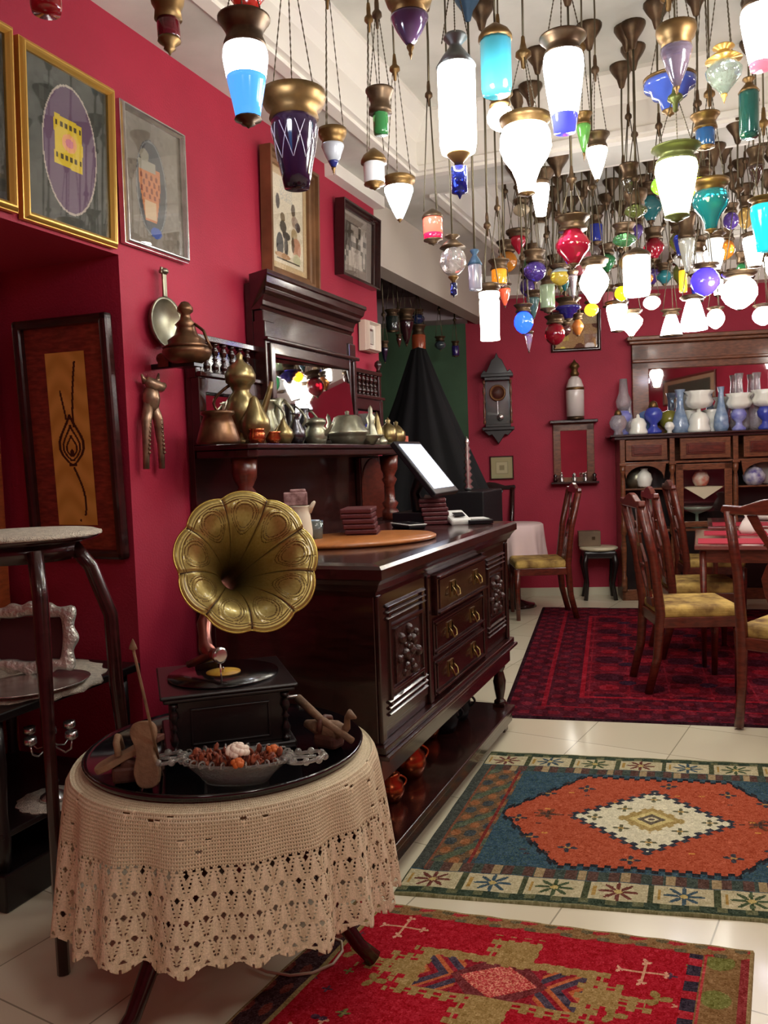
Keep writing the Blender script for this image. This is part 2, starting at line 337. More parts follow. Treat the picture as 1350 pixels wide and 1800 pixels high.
# --- red kilim in front
KX, KY = 1.14, .85; W_, H = 330, 246; U, V = uv(W_, H); X = U*KX; Y = V*KY; dx = np.minimum(X, KX-X); dy = np.minimum(Y, KY-Y)
col = fill(W_, H, (158, 18, 34)); 
zz = .008*np.sign(np.sin(X*160))+.008*np.sign(np.sin(Y*160)); mx, my = np.abs(X-.545), np.abs(Y-.30)
body = ((mx < .245+zz) & (my < .10+zz)) | ((mx < .06+zz) & (my < .19+zz)) | ((mx < .36+zz) & (my < .02+zz)) | ((mx < .30+zz) & (my < .05+zz))
col[(my > .17) & (my < .2) & (mx < .03+zz)] = (158, 18, 34); col[body] = (150, 122, 74)
inn = (mx < .20+zz*.5) & (my < .072+zz*.5); col[inn] = (138, 28, 40); col[inn & (mx > .1) & (np.sin((mx-my)*100) > 0)] = (70, 58, 72); col[inn & (mx > .1) & (np.sin((mx-my)*100+2) > .7)] = (176, 92, 54)
o8 = (mx+my*.9 < .125) & inn; col[o8] = (106, 42, 44); o8 = (mx+my*1.3 < .10) & inn; col[o8] = (176, 62, 62); col[o8 & (rs.rand(H, W_) > .6)] = (206, 130, 108)
for a_, b_ in ((.88, .17), (.21, .12), (.21, .6), (.88, .62)):
    col[((np.abs(X-a_) < .004) & (np.abs(Y-b_) < .045)) | ((np.abs(Y-b_) < .004) & (np.abs(X-a_) < .06))] = (200, 146, 116)
    for q in ((-.06, 0), (.06, 0), (0, .045), (0, -.045)): star(col, X, Y, a_+q[0], b_+q[1], .015, (206, 150, 124), pts=3)
for a_, b_ in ((.93, .27), (.14, .27), (.84, .36), (.25, .38)): star(col, X, Y, a_, b_, .035, (140, 116, 66), pts=3)
for k in range(60):
    a_, b_ = rs.uniform(.05, 1.0), rs.uniform(.1, .8)
    if not (abs(a_-.52) < .34 and abs(b_-.30) < .2): star(col, X, Y, a_, b_, rs.uniform(.008, .02), [(112, 110, 60), (196, 140, 112), (78, 44, 60)][k % 3], pts=rs.randint(2, 5))
s1 = (dx < .16) & (X > .5); col[s1] = (124, 92, 56); col[s1 & (dx > .125)] = (48, 38, 50); col[s1 & (dx > .125) & (np.sin(Y*85) > .3)] = (160, 34, 44); col[s1 & (np.hypot(dx-.08, (Y % .16)-.08) < .036)] = (108, 108, 54); col[s1 & (np.abs(dx-.118) < .004)] = (170, 60, 60); col[s1 & (dx < .03)] = (128, 44, 44)
s3 = (X < .10); col[s3] = (66, 44, 46); col[s3 & (np.sin(Y*70)+np.sin(X*130) > .8)] = (120, 60, 50); col[s3 & (X > .085)] = (150, 130, 84)
s2 = (dy < .055); col[s2] = (130, 98, 62); col[s2 & (np.sin(X*62)+np.sin(Y*130) > .7)] = (156, 42, 46); col[s2 & (np.sin(X*62+2)*np.sin(Y*100) > .5)] = (94, 84, 60); col[(dy < .012) | (dx < .01)] = (146, 124, 84)
col += noise2(W_, H, 10)+noise2(W_, H, 6, 3)
rugmesh('rug', [(-1.08, 2.28), (.045, 2.375), (-.0, 1.50), (-1.17, 1.43)], W_, H, col, RUGM, 'bright red patterned rug with tan border lying nearest the crochet-covered table')
# --- dark red carpet under the dining tables
W_, H = 330, 330; U, V = uv(W_, H); X = U*3.0; Y = V*3.2; col = fill(W_, H, (92, 14, 28)); dx = np.minimum(X, 3-X); dy = np.minimum(Y, 3.2-Y); e = np.minimum(dx, dy)
cell = (np.sin(X*14)*np.sin(Y*14)); col[cell > .35] = (58, 12, 26); col[np.abs(cell) < .06] = (120, 22, 36); col[cell < -.7] = (130, 20, 34); col[np.hypot((X % .45)-.22, (Y % .45)-.22) < .05] = (48, 22, 40)
col[(e < .42)] = (70, 14, 28); col[(e < .42) & (np.sin(X*40)*np.sin(Y*40) > .3)] = (104, 20, 34); col[(e > .2) & (e < .225)] = (128, 18, 34); col[(e > .40) & (e < .425)] = (140, 20, 36); col[e < .03] = (40, 12, 22)
col += noise2(W_, H, 8)+noise2(W_, H, 6, 4)
rugmesh('rug', [(-1.56, 7.36), (1.5, 7.75), (1.75, 4.6), (-1.12, 4.18)], W_, H, col, RUGM, 'large dark crimson carpet under the dining chairs and tables')
# ================================================================== framed pictures on the left wall
ART = paintmat('printed_paper', .7, .3)
def frame(name, label, wdt, hgt, bar, m, art, W_, H, depth=.03, inner=None, glassy=True, prof='round', ay=-.008):
    t = thing(name, label, 'picture')
    mb = MB(); P = []; n = 7
    if prof == 'round': pr = [(0, 0), (0, -.6*depth)]+[(bar*(.1+.8*i/5), -depth*(.62+.38*math.sin(PI*i/5))) for i in range(6)]+[(bar, -.5*depth), (bar, 0)]
    else: pr = [(0, 0), (0, -depth), (bar*.28, -depth), (bar*.34, -depth*.72), (bar*.62, -depth*.72), (bar*.7, -depth*.5), (bar, -depth*.42), (bar, 0)]
    cs = [(-1, 1), (1, 1), (1, -1), (-1, -1)]
    for a, b in cs:
        for (o, y) in pr: P.append((a*(wdt/2-o), y, b*(hgt/2-o)))
    n = len(pr); Fs = [(k*n+i, ((k+1) % 4)*n+i, ((k+1) % 4)*n+i+1, k*n+i+1) for k in range(4) for i in range(n-1)]
    mb.add(P, Fs); obj('moulding', mb, m, t)
    obj('backing', MB().bx((-wdt/2+.004, -.004, -hgt/2+.004), (wdt/2-.004, 0, hgt/2-.004)), BLACKW, t)
    iw, ih = wdt-2*bar, hgt-2*bar
    P = flatgrid(iw, ih, W_, H); P[..., 1] = ay
    painted('artwork', P, art, ART, parent=t)
    if inner: inner(t, iw, ih)
    if glassy: obj('pane', MB().bx((-iw/2, ay-.0055, -ih/2), (iw/2, ay-.003, ih/2)), PANE, t)
    return t
def el(U, V, cx, cy, a, b): return ((U-cx)/a)**2+((V-cy)/b)**2 < 1
# art 1 : dark ground, mauve oval glass plate, yellow square
def art_gold():
    W_, H = 90, 120; U, V = uv(W_, H); c = fill(W_, H, (58, 62, 56)); c += noise2(W_, H, 5, 5)
    m_ = el(U, V, .52, .5, .33, .42); c[m_] = (92, 68, 92); c[el(U, V, .52, .5, .335, .425) & ~el(U, V, .52, .5, .32, .41)] = (176, 164, 150)
    q = (np.abs(U-.5-.006*np.sin(V*30)) < .17) & (np.abs(V-.46-.04*(U-.5)) < .16); c[q] = (202, 176, 36)
    c[q & (np.abs(V-.35) < .02) & (np.sin(U*110) > 0)] = (70, 60, 30); c[q & (np.abs(V-.56) < .018) & (np.sin(U*110) > 0)] = (70, 60, 30)
    c[el(U, V, .51, .455, .09, .06)] = (214, 150, 100); c[el(U, V, .51, .455, .05, .03)] = (190, 110, 130); return W_, H, c
def art_silver():
    W_, H = 80, 110; U, V = uv(W_, H); c = fill(W_, H, (118, 110, 98))+noise2(W_, H, 4, 4)
    c[el(U, V, .47, .53, .27, .39)] = (70, 72, 74); c[el(U, V, .47, .53, .265, .385) & ~el(U, V, .47, .53, .25, .37)] = (120, 124, 122)
    q = el(U, V, .44, .5, .22, .24) & (V < .52); 
    c[(np.abs(U-.44) < .19*(1-np.clip((V-.5)*1.6, 0, 1))) & (V > .36) & (V < .8)] = (180, 116, 72)
    c[(np.abs(U-.44) < .17) & (V > .42) & (V < .62) & (np.sin(U*70)*np.sin(V*60) > .2)] = (120, 60, 40); c[(np.abs(U-.4) < .15) & (V > .32) & (V < .40)] = (150, 146, 130)
    c[(np.abs(U-.44) < .1) & (V > .64) & (V < .78)] = (188, 164, 130); c[el(U, V, .52, .88, .1, .045)] = (60, 84, 150); c[el(U, V, .36, .28, .08, .05)] = (140, 136, 118); return W_, H, c
def art_figures():
    W_, H = 110, 140; U, V = uv(W_, H); c = fill(W_, H, (226, 216, 190)); c[(U < .09) | (U > .91) | (V < .07) | (V > .93)] = (206, 182, 140); c[((np.abs(U-.09) < .012) | (np.abs(U-.91) < .012)) & (V > .07) & (V < .93)] = (150, 120, 80)
    c[(V > .1) & (V < .3) & (U > .3) & (U < .62) & (rs.rand(H, W_) > .55)] = (190, 190, 180)
    def b(cx, cy, a, h, cc): c[el(U, V, cx, cy, a, h)] = cc
    b(.24, .33, .05, .075, (70, 62, 56)); b(.36, .47, .06, .05, (120, 100, 66)); b(.37, .56, .085, .06, (84, 80, 70)); b(.45, .64, .1, .04, (70, 66, 60)); b(.28, .75, .09, .12, (66, 66, 64)); b(.44, .75, .05, .1, (74, 70, 64))
    b(.64, .35, .055, .065, (104, 90, 70)); b(.68, .46, .09, .06, (170, 150, 130)); b(.76, .5, .07, .05, (84, 70, 66)); b(.66, .6, .08, .07, (180, 160, 120)); b(.72, .72, .12, .1, (196, 146, 116)); b(.62, .7, .04, .08, (100, 80, 60)); b(.72, .84, .1, .06, (200, 196, 160)); b(.35, .85, .2, .03, (190, 150, 110))
    c[(np.abs(V-.885) < .008) & (U > .2) & (U < .8)] = (70, 60, 46); return W_, H, c+noise2(W_, H, 7)
def art_sepia():
    W_, H = 110, 90; U, V = uv(W_, H); c = fill(W_, H, (150, 138, 128)); i_ = (U > .14) & (U < .84) & (V > .16) & (V < .84); c[i_] = (176, 166, 154)
    r = np.kron(rs.rand(12, 14), np.ones((8, 8)))[:H, :W_]; c[i_ & (r > .62)] = (96, 88, 78); c[i_ & (r > .86)] = (60, 54, 50); c[i_ & (r < .2)] = (208, 198, 186); c[i_ & (U < .36) & (V < .55)] = (82, 74, 66); c[i_ & (V > .6) & (U > .3) & (U < .7)] = (206, 196, 184)
    return W_, H, c+noise2(W_, H, 8)
E1 = lambda tilt, roll: (tilt, roll, PI/2)
wa, ha, aa = art_gold()
g2 = put(frame('framed_picture', 'gold-framed picture with a mauve oval and a yellow square, second from left', .445, .565, .03, GOLD, aa, wa, ha, .035), (-2.085, 2.326, 2.445), E1(.04, .0))
dup(g2, (-2.085, 1.86, 2.455), E1(.04, 0), 'gold-framed picture cut off by the left edge, leftmost of the wall pictures')
wa, ha, aa = art_silver(); put(frame('framed_picture', 'silver-framed picture with a grey oval and orange strip, beside the gold frames', .397, .522, .024, SILV, aa, wa, ha, .035), (-2.09, 2.789, 2.456), E1(.012, 0))
wa, ha, aa = art_figures(); put(frame('framed_picture', 'tall brown-framed drawing of figures above the mirror overmantel', .518, .618, .058, mat('brown_gilt', (124, 88, 58), .35, metal=.3, coat=.3, var=.3), aa, wa, ha, .06, prof='step'), (-2.09, 3.888, 2.58), E1(.03, 0))
wa, ha, aa = art_sepia(); put(frame('framed_picture', 'dark-framed sepia photograph at the far end of the left wall', .545, .433, .032, WOOD, aa, wa, ha, .06, prof='step'), (-2.09, 4.733, 2.645), E1(.05, 0))
W_, H = 30, 30; U, V = uv(W_, H); c = fill(W_, H, (236, 230, 220)); c[(np.abs(U-.5) < .3) & (np.abs(V-.5) < .33)] = (70, 62, 56); c[(np.abs(U-.5) < .22) & (np.abs(V-.52) < .27)] = (204, 206, 196)
put(frame('framed_picture', 'small thick white box frame above the right balustrade of the overmantel', .195, .185, .02, mat('cream_paint', (222, 206, 190), .5), c, W_, H, .07, ay=-.035), (-2.09, 4.85, 2.12), E1(.02, 0))
# inlaid panel on the side wall of the recess (faces the camera)
def inlay():
    W_, H = 60, 200; U, V = uv(W_, H); c = fill(W_, H, (226, 166, 80)); c += 10*np.sin(V*40+3*np.sin(U*5))[..., None]; X = (U-.5)*.13; Y = (V-.5)*.44; k = (72, 34, 22)
    def line(f, y0, y1, w): c[(np.abs(X-f(Y)) < w) & (Y > y0) & (Y < y1)] = k
    line(lambda y: .012-.012*np.cos((y+.2)*12)*0+.02*np.clip((-y-.06)/.14, 0, 1)**1.5, -.195, -.03, .0034); line(lambda y: -.012-.012*np.clip((-y-.06)/.06, 0, 1), -.125, -.05, .003)
    line(lambda y: .004+.028*np.sin(np.clip((y-.075)/.11, 0, 1.25)*PI/1.6), .07, .195, .0034)
    for (r, w) in ((.040, .0044), (.028, .0034), (.017, .003)):
        yc = .028; wd_ = r*np.sin(np.clip((Y-(yc-2.3*r))/(3.3*r), 0, 1)**1.35*PI)
        ok = (Y > yc-2.3*r) & (Y < yc+r); c[ok & (np.abs(np.abs(X)-wd_) < w)] = k; c[ok & (np.abs(Y-(yc+r)) < w*1.3) & (np.abs(X) < r*.3)] = k
    c[el(X, Y, 0, .035, .007, .01)] = k; c[el(X, Y, .01, .208, .003, .003)] = k; return W_, H, c
t = thing('wooden_wall_panel', 'framed wooden wall panel with a yellow inlaid teardrop calligraphy plaque, inside the recess', 'panel', (-2.335, 2.555, 1.475), (.05, .012, 0))
mb = MB()
pw, phh, b_ = .455, .92, .036
for sx in (-1, 1): mb.bx((sx*(pw/2-b_), -.045, -phh/2), (sx*pw/2, 0, phh/2))
for sz in (-1, 1): mb.bx((-pw/2, -.045, sz*(phh/2-b_)), (pw/2, 0, sz*phh/2))
obj('frame', mb, WOOD, t, .012); obj('board', MB().bx((-pw/2+.02, -.015, -phh/2+.02), (pw/2-.02, -.003, phh/2-.02)), mat('rosewood_veneer', (132, 50, 38), .22, coat=.6, var=.3, stretch=(4, 4, 14)), t)
wa, ha, aa = inlay(); P = flatgrid(.19, .66, wa, ha); P[..., 1] = -.0175; P[..., 0] += -.0; P[..., 2] += -.0
painted('inlay', P, aa, paintmat('inlay_veneer', .4, .4), parent=t)
W_, H = 90, 24; U, V = uv(W_, H); c = fill(W_, H, (196, 164, 132)); m_ = (np.abs(U-.5) < .42) & (np.abs(V-.5) < .34); c[m_] = (52, 92, 78); c += noise2(W_, H, 4)
put(frame('framed_green_board', 'long green panel in a pale frame on the right wall, seen in the cabinet mirror', 2.1, .5, .04, WOODR, c, W_, H, .03), (XR-.005, .9, 2.46), (0, 0, -PI/2))
# ================================================================== mirror overmantel against the left wall
def baluster(h, r, n=10):
    return [(r*.9, 0), (r*.9, h*.08), (r*.4, h*.1), (r*.85, h*.2), (r, h*.28), (r*.45, h*.38), (r*.4, h*.45), (r*.8, h*.5), (r*.4, h*.55), (r*.45, h*.62), (r, h*.72), (r*.85, h*.8), (r*.4, h*.9), (r*.9, h*.92), (r*.9, h)]
OM = thing('mirror_dresser', 'tall dark carved dresser with tall mirror and laden shelf against the left wall', 'dresser', (-2.09, 3.93, 0))
def O(x, y, z): return (x+2.09, y-3.93, z)      # world -> local
Y0, Y1, M0, M1 = 2.94, 4.93, 3.44, 4.46
ZSH = 1.44
mb = MB()
mb.bx(O(-2.09, Y0+.006, .3), O(-2.062, Y1-.006, 1.85)); mb.bx(O(-2.09, M0+.006, 1.4), O(-2.052, M1-.006, 2.2)); obj('back_board', mb, WOOD, OM, .003)
mb = MB()                                                        # central mirror frame
for y in (M0+.045, M1-.045): mb.bx(O(-2.05, y-.045, ZSH), O(-1.985, y+.045, 2.02)); mb.bx(O(-1.985, y-.02, ZSH), O(-1.972, y+.02, 1.92))
mb.bx(O(-2.048, M0+.004, 1.87), O(-1.987, M1-.004, 1.93)); mb.bx(O(-2.048, M0+.05, ZSH), O(-1.99, M1-.05, 1.475)); mb.bx(O(-2.046, M0+.006, 1.93), O(-1.995, M1-.006, 2.07)); mb.bx(O(-1.995, M0-.01, 1.925), O(-1.965, M1+.01, 1.945))
obj('mirror_frame', mb, WOOD, OM, .006)
pr = [(-2.06, 2.06), (-1.99, 2.06), (-1.98, 2.075), (-1.965, 2.08), (-1.965, 2.1), (-1.95, 2.125), (-1.92, 2.14), (-1.92, 2.155), (-1.90, 2.17), (-1.89, 2.2), (-1.88, 2.205), (-1.88, 2.225), (-2.06, 2.225)]
pr = [(-2.06+(x+2.06)*.72, z+.012) for x, z in pr]
mb = MB(); P = []; n = len(pr)
for yy, s in ((M0, -1), (M1, 1)):
    for (x, z) in pr: P.append(O(x, yy+s*max(0, (x+1.985))*1.0, z))
mb.add(P, [tuple(range(n))[::-1], tuple(range(n, 2*n))]+[(i, (i+1) % n, n+(i+1) % n, n+i) for i in range(n)]); obj('cornice', mb, WOOD, OM, .002)
mc = O(-2.017, (M0+M1)/2, 1.67); mb = MB().box(mc, (.02, M1-M0-.18, .40), (0, -.115, -.075)); obj('mirror', mb, MIRR, OM, .004)
for (a, b, nb, nm) in ((Y0, M0, 6, 'left'), (M1, Y1, 6, 'right')):
    mb = MB(); mb.bx(O(-2.06, a+.0, ZSH), O(-2.02, a+.05, 1.72)); mb.bx(O(-2.06, b-.05, ZSH), O(-2.02, b, 1.72)); mb.bx(O(-2.058, a+.003, 1.66), O(-2.022, b-.003, 1.735)); mb.bx(O(-2.058, a+.003, ZSH), O(-2.022, b-.003, 1.48)); mb.bx(O(-2.03, a-.003, 1.725), O(-2.005, b+.003, 1.745))
    e0 = a+.015 if nm == 'left' else b-.015
    mb.bx(O(-2.07, e0-.018, 1.72), O(-2.03, e0+.018, 1.9)); obj('wing_frame', mb, WOOD, OM, .004)
    mb = MB(); mb.bx(O(-2.065, a, 1.875), O(-2.02, b, 1.9)); obj('rail', mb, WOOD, OM, .003)
    for k in range(nb):
        y = a+.06+(b-a-.11)*(k+.5)/nb
        obj('baluster', MB().lathe(baluster(.135, .017), 10, O(-2.04, y, 1.742)), WOOD, OM)
    obj('small_mirror', MB().bx(O(-2.05, a+.06, 1.49), O(-2.03, b-.06, 1.65)), MIRR, OM)
    if nm == 'right': obj('finial', MB().lathe([(.018, 0), (.01, .02), (.024, .045), (.02, .065), (.001, .08)], 12, O(-2.04, b-.015, 1.9)), WOOD, OM)
# shelf with bowed front
out = [(-2.06, Y0), (-1.80, Y0), (-1.77, Y0+.03), (-1.765, 3.9), (-1.77, 4.55), (-1.82, 4.72), (-1.92, 4.85), (-2.03, 4.9), (-2.06, 4.9)]
out = [(x+2.09, y-3.93) for x, y in out]
mb = MB().prism(out, ZSH-.022, ZSH, 'z'); mb.prism([(x*.96, y*.985) for x, y in out], ZSH-.055, ZSH-.022, 'z'); obj('shelf', mb, WOOD, OM, .005)
for y in (3.02, 4.62):
    mb = MB().lathe([(.05, 0), (.05, .05), (.035, .07), (.05, .1), (.03, .12), (.028, .2), (.045, .24), (.03, .26), (.05, .3), (.055, .38)], 14, O(-1.87, y, 1.0)); obj('turned_column', mb, WOODR, OM)
mb = MB().bx(O(-2.06, 4.55, .9), O(-2.02, 4.9, 1.38)); obj('side_panel', mb, WOOD, OM, .01)
mb = MB(); arc = [(.17*math.cos(PI*i/12), .12+.17*math.sin(PI*i/12)) for i in range(13)]+[(-.17, -.08), (.17, -.08)]
mb.prism([(y+4.72-3.93, z+1.08) for y, z in arc], .068, .076, 'x'); obj('arched_panel', mb, WOODR, OM, .006)
# lower cabinet of the dresser
mb = MB().bx(O(-2.06, Y0, 0), O(-1.72, Y1-.03, .93)); mb.bx(O(-2.06, Y0-.02, .93), O(-1.69, Y1, .97)); obj('base_cabinet', mb, WOOD, OM, .006)
# ---------------------------------------------------------------- metalware on the shelf
def item(name, label, cat, px, py, X=None, m=PEWT, pr=None, s=1., n=18, parts=(), z=None, rot=0, group=None):
    """stands on the shelf (z) at wall distance X below pixel px,py ; pr profile in metres"""
    p = onX(px, py, X); zz = z if z is not None else p[2]
    t = thing(name, label, cat, (p[0], p[1], zz), rot, group)
    obj('body', MB().lathe([(r*s, h*s) for r, h in pr], n), m, t)
    for (nm, mb2, m2) in parts: obj(nm, mb2, m2, t)
    return t
def handle(r0, z0, z1, out, rad, s=1., side=1):
    pts = [(side*(r0+out*math.sin(PI*i/8))*s, 0, (z0+(z1-z0)*i/8)*s) for i in range(9)]
    return MB().tube(pts, rad*s, 6)
def spout(r0, z0, r1, z1, rad, s=1., side=-1):
    pts = [(side*(r0+(r1-r0)*t)*s, 0, (z0+(z1-z0)*(t**1.6))*s) for t in [i/8 for i in range(9)]]
    return MB().tube(pts, [rad*s*(1.3-.8*i/8) for i in range(9)], 8)
Z = ZSH; D90 = PI/2
item('copper_pot', 'flared copper pot with rim at the left end of the shelf', 'pot', 385, 786, -1.88, BRONZ, [(.0, 0), (.085, 0), (.088, .01), (.07, .07), (.055, .11), (.068, .118), (.066, .13), (.05, .13), (.04, .1)], z=Z, parts=[('handle', handle(.04, .125, .135, .0, .004), BRONZ)])
item('ewer', 'tall brass domed coffee ewer with long curved spout on the shelf', 'ewer', 428, 785, -1.90, OLIVE, [(0, 0), (.055, 0), (.05, .02), (.03, .04), (.065, .09), (.075, .14), (.06, .19), (.035, .22), (.045, .245), (.062, .26), (.065, .29), (.05, .325), (.02, .345), (.012, .36), (.016, .372), (.001, .385)], 1.0, z=Z, rot=.5,
     parts=[('spout', spout(.05, .08, .13, .26, .018, 1, 1), OLIVE), ('handle', handle(.045, .1, .25, .07, .007, 1, -1), BRONZ)])
item('ewer', 'rounded brass coffee pot with wide spout in front of the tall domed ewer', 'ewer', 450, 783, -1.83, OLIVE, [(0, 0), (.045, 0), (.04, .02), (.065, .06), (.062, .1), (.035, .15), (.022, .175), (.015, .19), (.001, .2)], z=Z, parts=[('spout', spout(.05, .06, .1, .18, .013, 1, -1), OLIVE)], rot=.3)
item('copper_bowl', 'small copper cup by the front left corner of the shelf', 'cup', 452, 777, -1.80, COPP, [(0, 0), (.03, 0), (.036, .02), (.034, .04), (.03, .052), (.036, .06), (.03, .06), (.026, .04)], z=Z)
item('jug', 'dark pewter jug with tall handle behind the second copper cup', 'jug', 473, 779, -1.93, PEWT, [(0, 0), (.04, 0), (.05, .05), (.05, .09), (.03, .15), (.034, .19), (.045, .2), (.03, .2)], z=Z, parts=[('handle', handle(.035, .06, .19, .05, .006), PEWT)])
item('copper_bowl', 'second small copper cup right of the first on the shelf', 'cup', 479, 777, -1.80, COPP, [(0, 0), (.026, 0), (.04, .02), (.032, .042), (.04, .05), (.03, .05)], z=Z)
item('jug', 'slim pewter jug with curved handle, third from left along the shelf back', 'jug', 492, 779, -1.9, PEWT, [(0, 0), (.035, 0), (.05, .05), (.03, .13), (.02, .17), (.03, .21), (.02, .21)], z=Z, parts=[('handle', handle(.03, .05, .2, .05, .008), PEWT)])
item('jug', 'black engraved jug with looped handle before the mirror', 'jug', 512, 779, -1.92, BLACKW, [(0, 0), (.04, 0), (.055, .05), (.05, .09), (.025, .15), (.03, .19), (.02, .19)], z=Z, parts=[('handle', handle(.03, .06, .18, .05, .006), PEWT)])
item('sugar_pot', 'small round olive brass pot between two dark jugs', 'pot', 499, 777, -1.82, OLIVE, [(0, 0), (.03, 0), (.045, .03), (.04, .06), (.015, .09), (.012, .1), (.001, .115)], z=Z)
item('vase', 'dark beaten metal vase with pear body on the shelf front', 'vase', 521, 777, -1.82, mat('dark_silver', (90, 88, 92), .25, metal=.95), [(0, 0), (.03, 0), (.045, .03), (.04, .06), (.018, .1), (.015, .13), (.024, .14), (.015, .14)], z=Z)
item('jug', 'tall grey jug standing just left of the lidded tankard', 'jug', 537, 779, -1.93, mat('dark_silver', (90, 88, 92), .25, metal=.95), [(0, 0), (.035, 0), (.05, .05), (.045, .1), (.02, .15), (.028, .18), (.02, .18)], z=Z, parts=[('handle', handle(.03, .06, .17, .04, .006), PEWT)])
item('tankard', 'round-bellied lidded brass tankard with spout, middle of the shelf', 'tankard', 556, 778, -1.86, PEWT, [(0, 0), (.045, 0), (.055, .03), (.055, .07), (.04, .09), (.05, .1), (.052, .115), (.04, .125), (.01, .13), (.001, .14)], z=Z, parts=[('spout', spout(.045, .05, .09, .1, .012, 1, 1), PEWT), ('handle', handle(.045, .03, .1, .04, .006, 1, -1), PEWT)])
item('covered_dish', 'large pewter domed dish cover on a wide rimmed bowl', 'dish', 612, 778, -1.865, PEWT, [(0, 0), (.08, 0), (.09, .025), (.1, .04), (.1, .05), (.115, .058), (.112, .07), (.085, .105), (.07, .145), (.05, .155), (.01, .158), (.012, .175), (.001, .18)], 1.0, z=Z, n=28)
item('serving_bowl', 'wide pewter bowl with flat rim right of the domed dish', 'bowl', 640, 779, -1.82, PEWT, [(0, 0), (.06, 0), (.08, .03), (.11, .045), (.11, .05), (.06, .04), (0, .03)], z=Z, n=24)
item('bottle', 'slender pewter bottle with pointed stopper near the right of the shelf', 'bottle', 653, 780, -1.84, PEWT, [(0, 0), (.05, 0), (.05, .03), (.03, .08), (.018, .12), (.026, .15), (.012, .17), (.012, .2), (.001, .22)], z=Z)
item('ewer', 'small dark ewer behind the pointed bottle', 'ewer', 664, 779, -1.92, OLIVE, [(0, 0), (.035, 0), (.045, .04), (.03, .1), (.02, .13), (.012, .17), (.001, .2)], z=Z)
item('salt_pot', 'tiny pewter pot in front of the small dark ewer', 'pot', 671, 780, -1.82, PEWT, [(0, 0), (.03, 0), (.036, .02), (.02, .04), (.01, .05), (.001, .06)], z=Z)
item('lidded_jar', 'olive metal lidded jar with knob near the shelf right end', 'jar', 683, 778, -1.9, OLIVE, [(0, 0), (.04, 0), (.055, .05), (.05, .1), (.03, .12), (.012, .135), (.016, .15), (.001, .17)], z=Z)
item('gourd_jar', 'round gourd-shaped olive metal jar, last on the shelf', 'jar', 697, 779, -1.88, OLIVE, [(0, 0), (.04, 0), (.058, .04), (.055, .08), (.03, .11), (.012, .125), (.014, .14), (.001, .15)], z=Z)
p = onX(690, 781, -1.82); t = thing('letter_tray', 'flat metal tray at the right end of the shelf', 'tray', (p[0], p[1], Z), .1); obj('tray', MB().lathe([(0, .0), (.06, 0), (.075, .008), (.075, .012), (.05, .006), (0, .006)], 20, sx=1.5), PEWT, t)
p = onX(708, 780, -1.9); tag(obj('matchbox', MB().box((float(p[0]), float(p[1]), Z+.03), (.06, .05, .06)), mat('terracotta', (188, 98, 76), .7), None, .003), 'small terracotta box on the shelf tip beside the jars', 'box')
# ---------------------------------------------------------------- things hung on the wall left of the dresser
t = thing('hanging_pan', 'round pewter pan with short handle hung on the red wall', 'pan', (-2.09, float(onX(283, 565, -2.09)[1]), float(onX(283, 568, -2.09)[2])), (0, 0, PI/2))
MX = Matrix.Rotation(PI/2, 4, 'X')
obj('pan_body', MB().lathe([(.001, .012), (.075, .012), (.088, .028), (.100, .033), (.100, .026), (.084, .002), (.001, .0)], 30, M=MX), PEWT, t)
obj('handle', MB().bx((-.012, -.03, .1), (.012, -.02, .19)).lathe([(.001, 0), (.02, .01), (.02, .02), (.001, .03)], 10, (0, -.025, .185)).bx((-.02, -.03, .19), (-.008, -.02, .215)).bx((.008, -.03, .19), (.02, -.02, .215)), PEWT, t, .003)
t = thing('wall_lamp_burner', 'tarnished copper brazier lamp with peaked lid fixed high beside the balustrade', 'lamp', tuple(dep(330, 640, 3.25)), 0)
obj('bowl', MB().lathe([(.0, 0), (.05, .0), (.085, .02), (.095, .045), (.09, .06), (.075, .065), (.05, .05)], 24), BRONZ, t)
obj('lid', MB().lathe([(.095, .062), (.07, .075), (.072, .09), (.045, .11), (.035, .14), (.042, .15), (.022, .17), (.018, .19), (.03, .2), (.03, .215), (.015, .235), (.001, .24)], 20), BRONZ, t)
obj('side_arm', MB().box((-.1, 0, .02), (.05, .04, .05)).sph((-.12, 0, .03), .022), BRONZ, t); obj('hook', MB().tube([(.04, 0, .15), (.08, 0, .12), (.09, 0, .09), (.11, 0, .05)], .006), BRONZ, t)
obj('bracket', MB().bx((-.32, -.01, -.01), (-.05, .01, .01)).bx((-.05, -.03, -.012), (.05, .03, .0)), BLACKW, t)
t = thing('nutcracker', 'bronze animal-headed nutcracker with two beaded legs hung on the red wall', 'nutcracker', (-2.085, float(onX(259, 747, -2.085)[1]), float(onX(259, 747, -2.085)[2]), ), (0, 0, PI/2)); BR2 = mat('antique_bronze', (150, 122, 100), .35, metal=.7, var=.3, vscale=30)
mb = MB()
for s in (-1, 1): mb.tube([(s*.012, -.02, .08), (s*.035, -.025, .02), (s*.045, -.025, -.08), (s*.048, -.022, -.17)], [.02, .02, .014, .012], 8)
for s in (-1, 1):
    for k in range(9): mb.sph((s*(.034+.0015*k), -.04, .02-.016*k), .006, 6)
obj('legs', mb, BR2, t)
mb = MB().sph((0, -.025, .1), .034, 12, 1.5); mb.tube([(-.03, -.03, .17), (0, -.035, .15), (.045, -.04, .145), (.065, -.04, .155)], [.016, .028, .02, .012], 8); mb.tube([(-.025, -.02, .16), (-.045, -.02, .19)], [.014, .004], 6); mb.tube([(.035, -.03, .16), (.06, -.02, .2)], [.012, .004], 6); obj('head', mb, BR2, t)
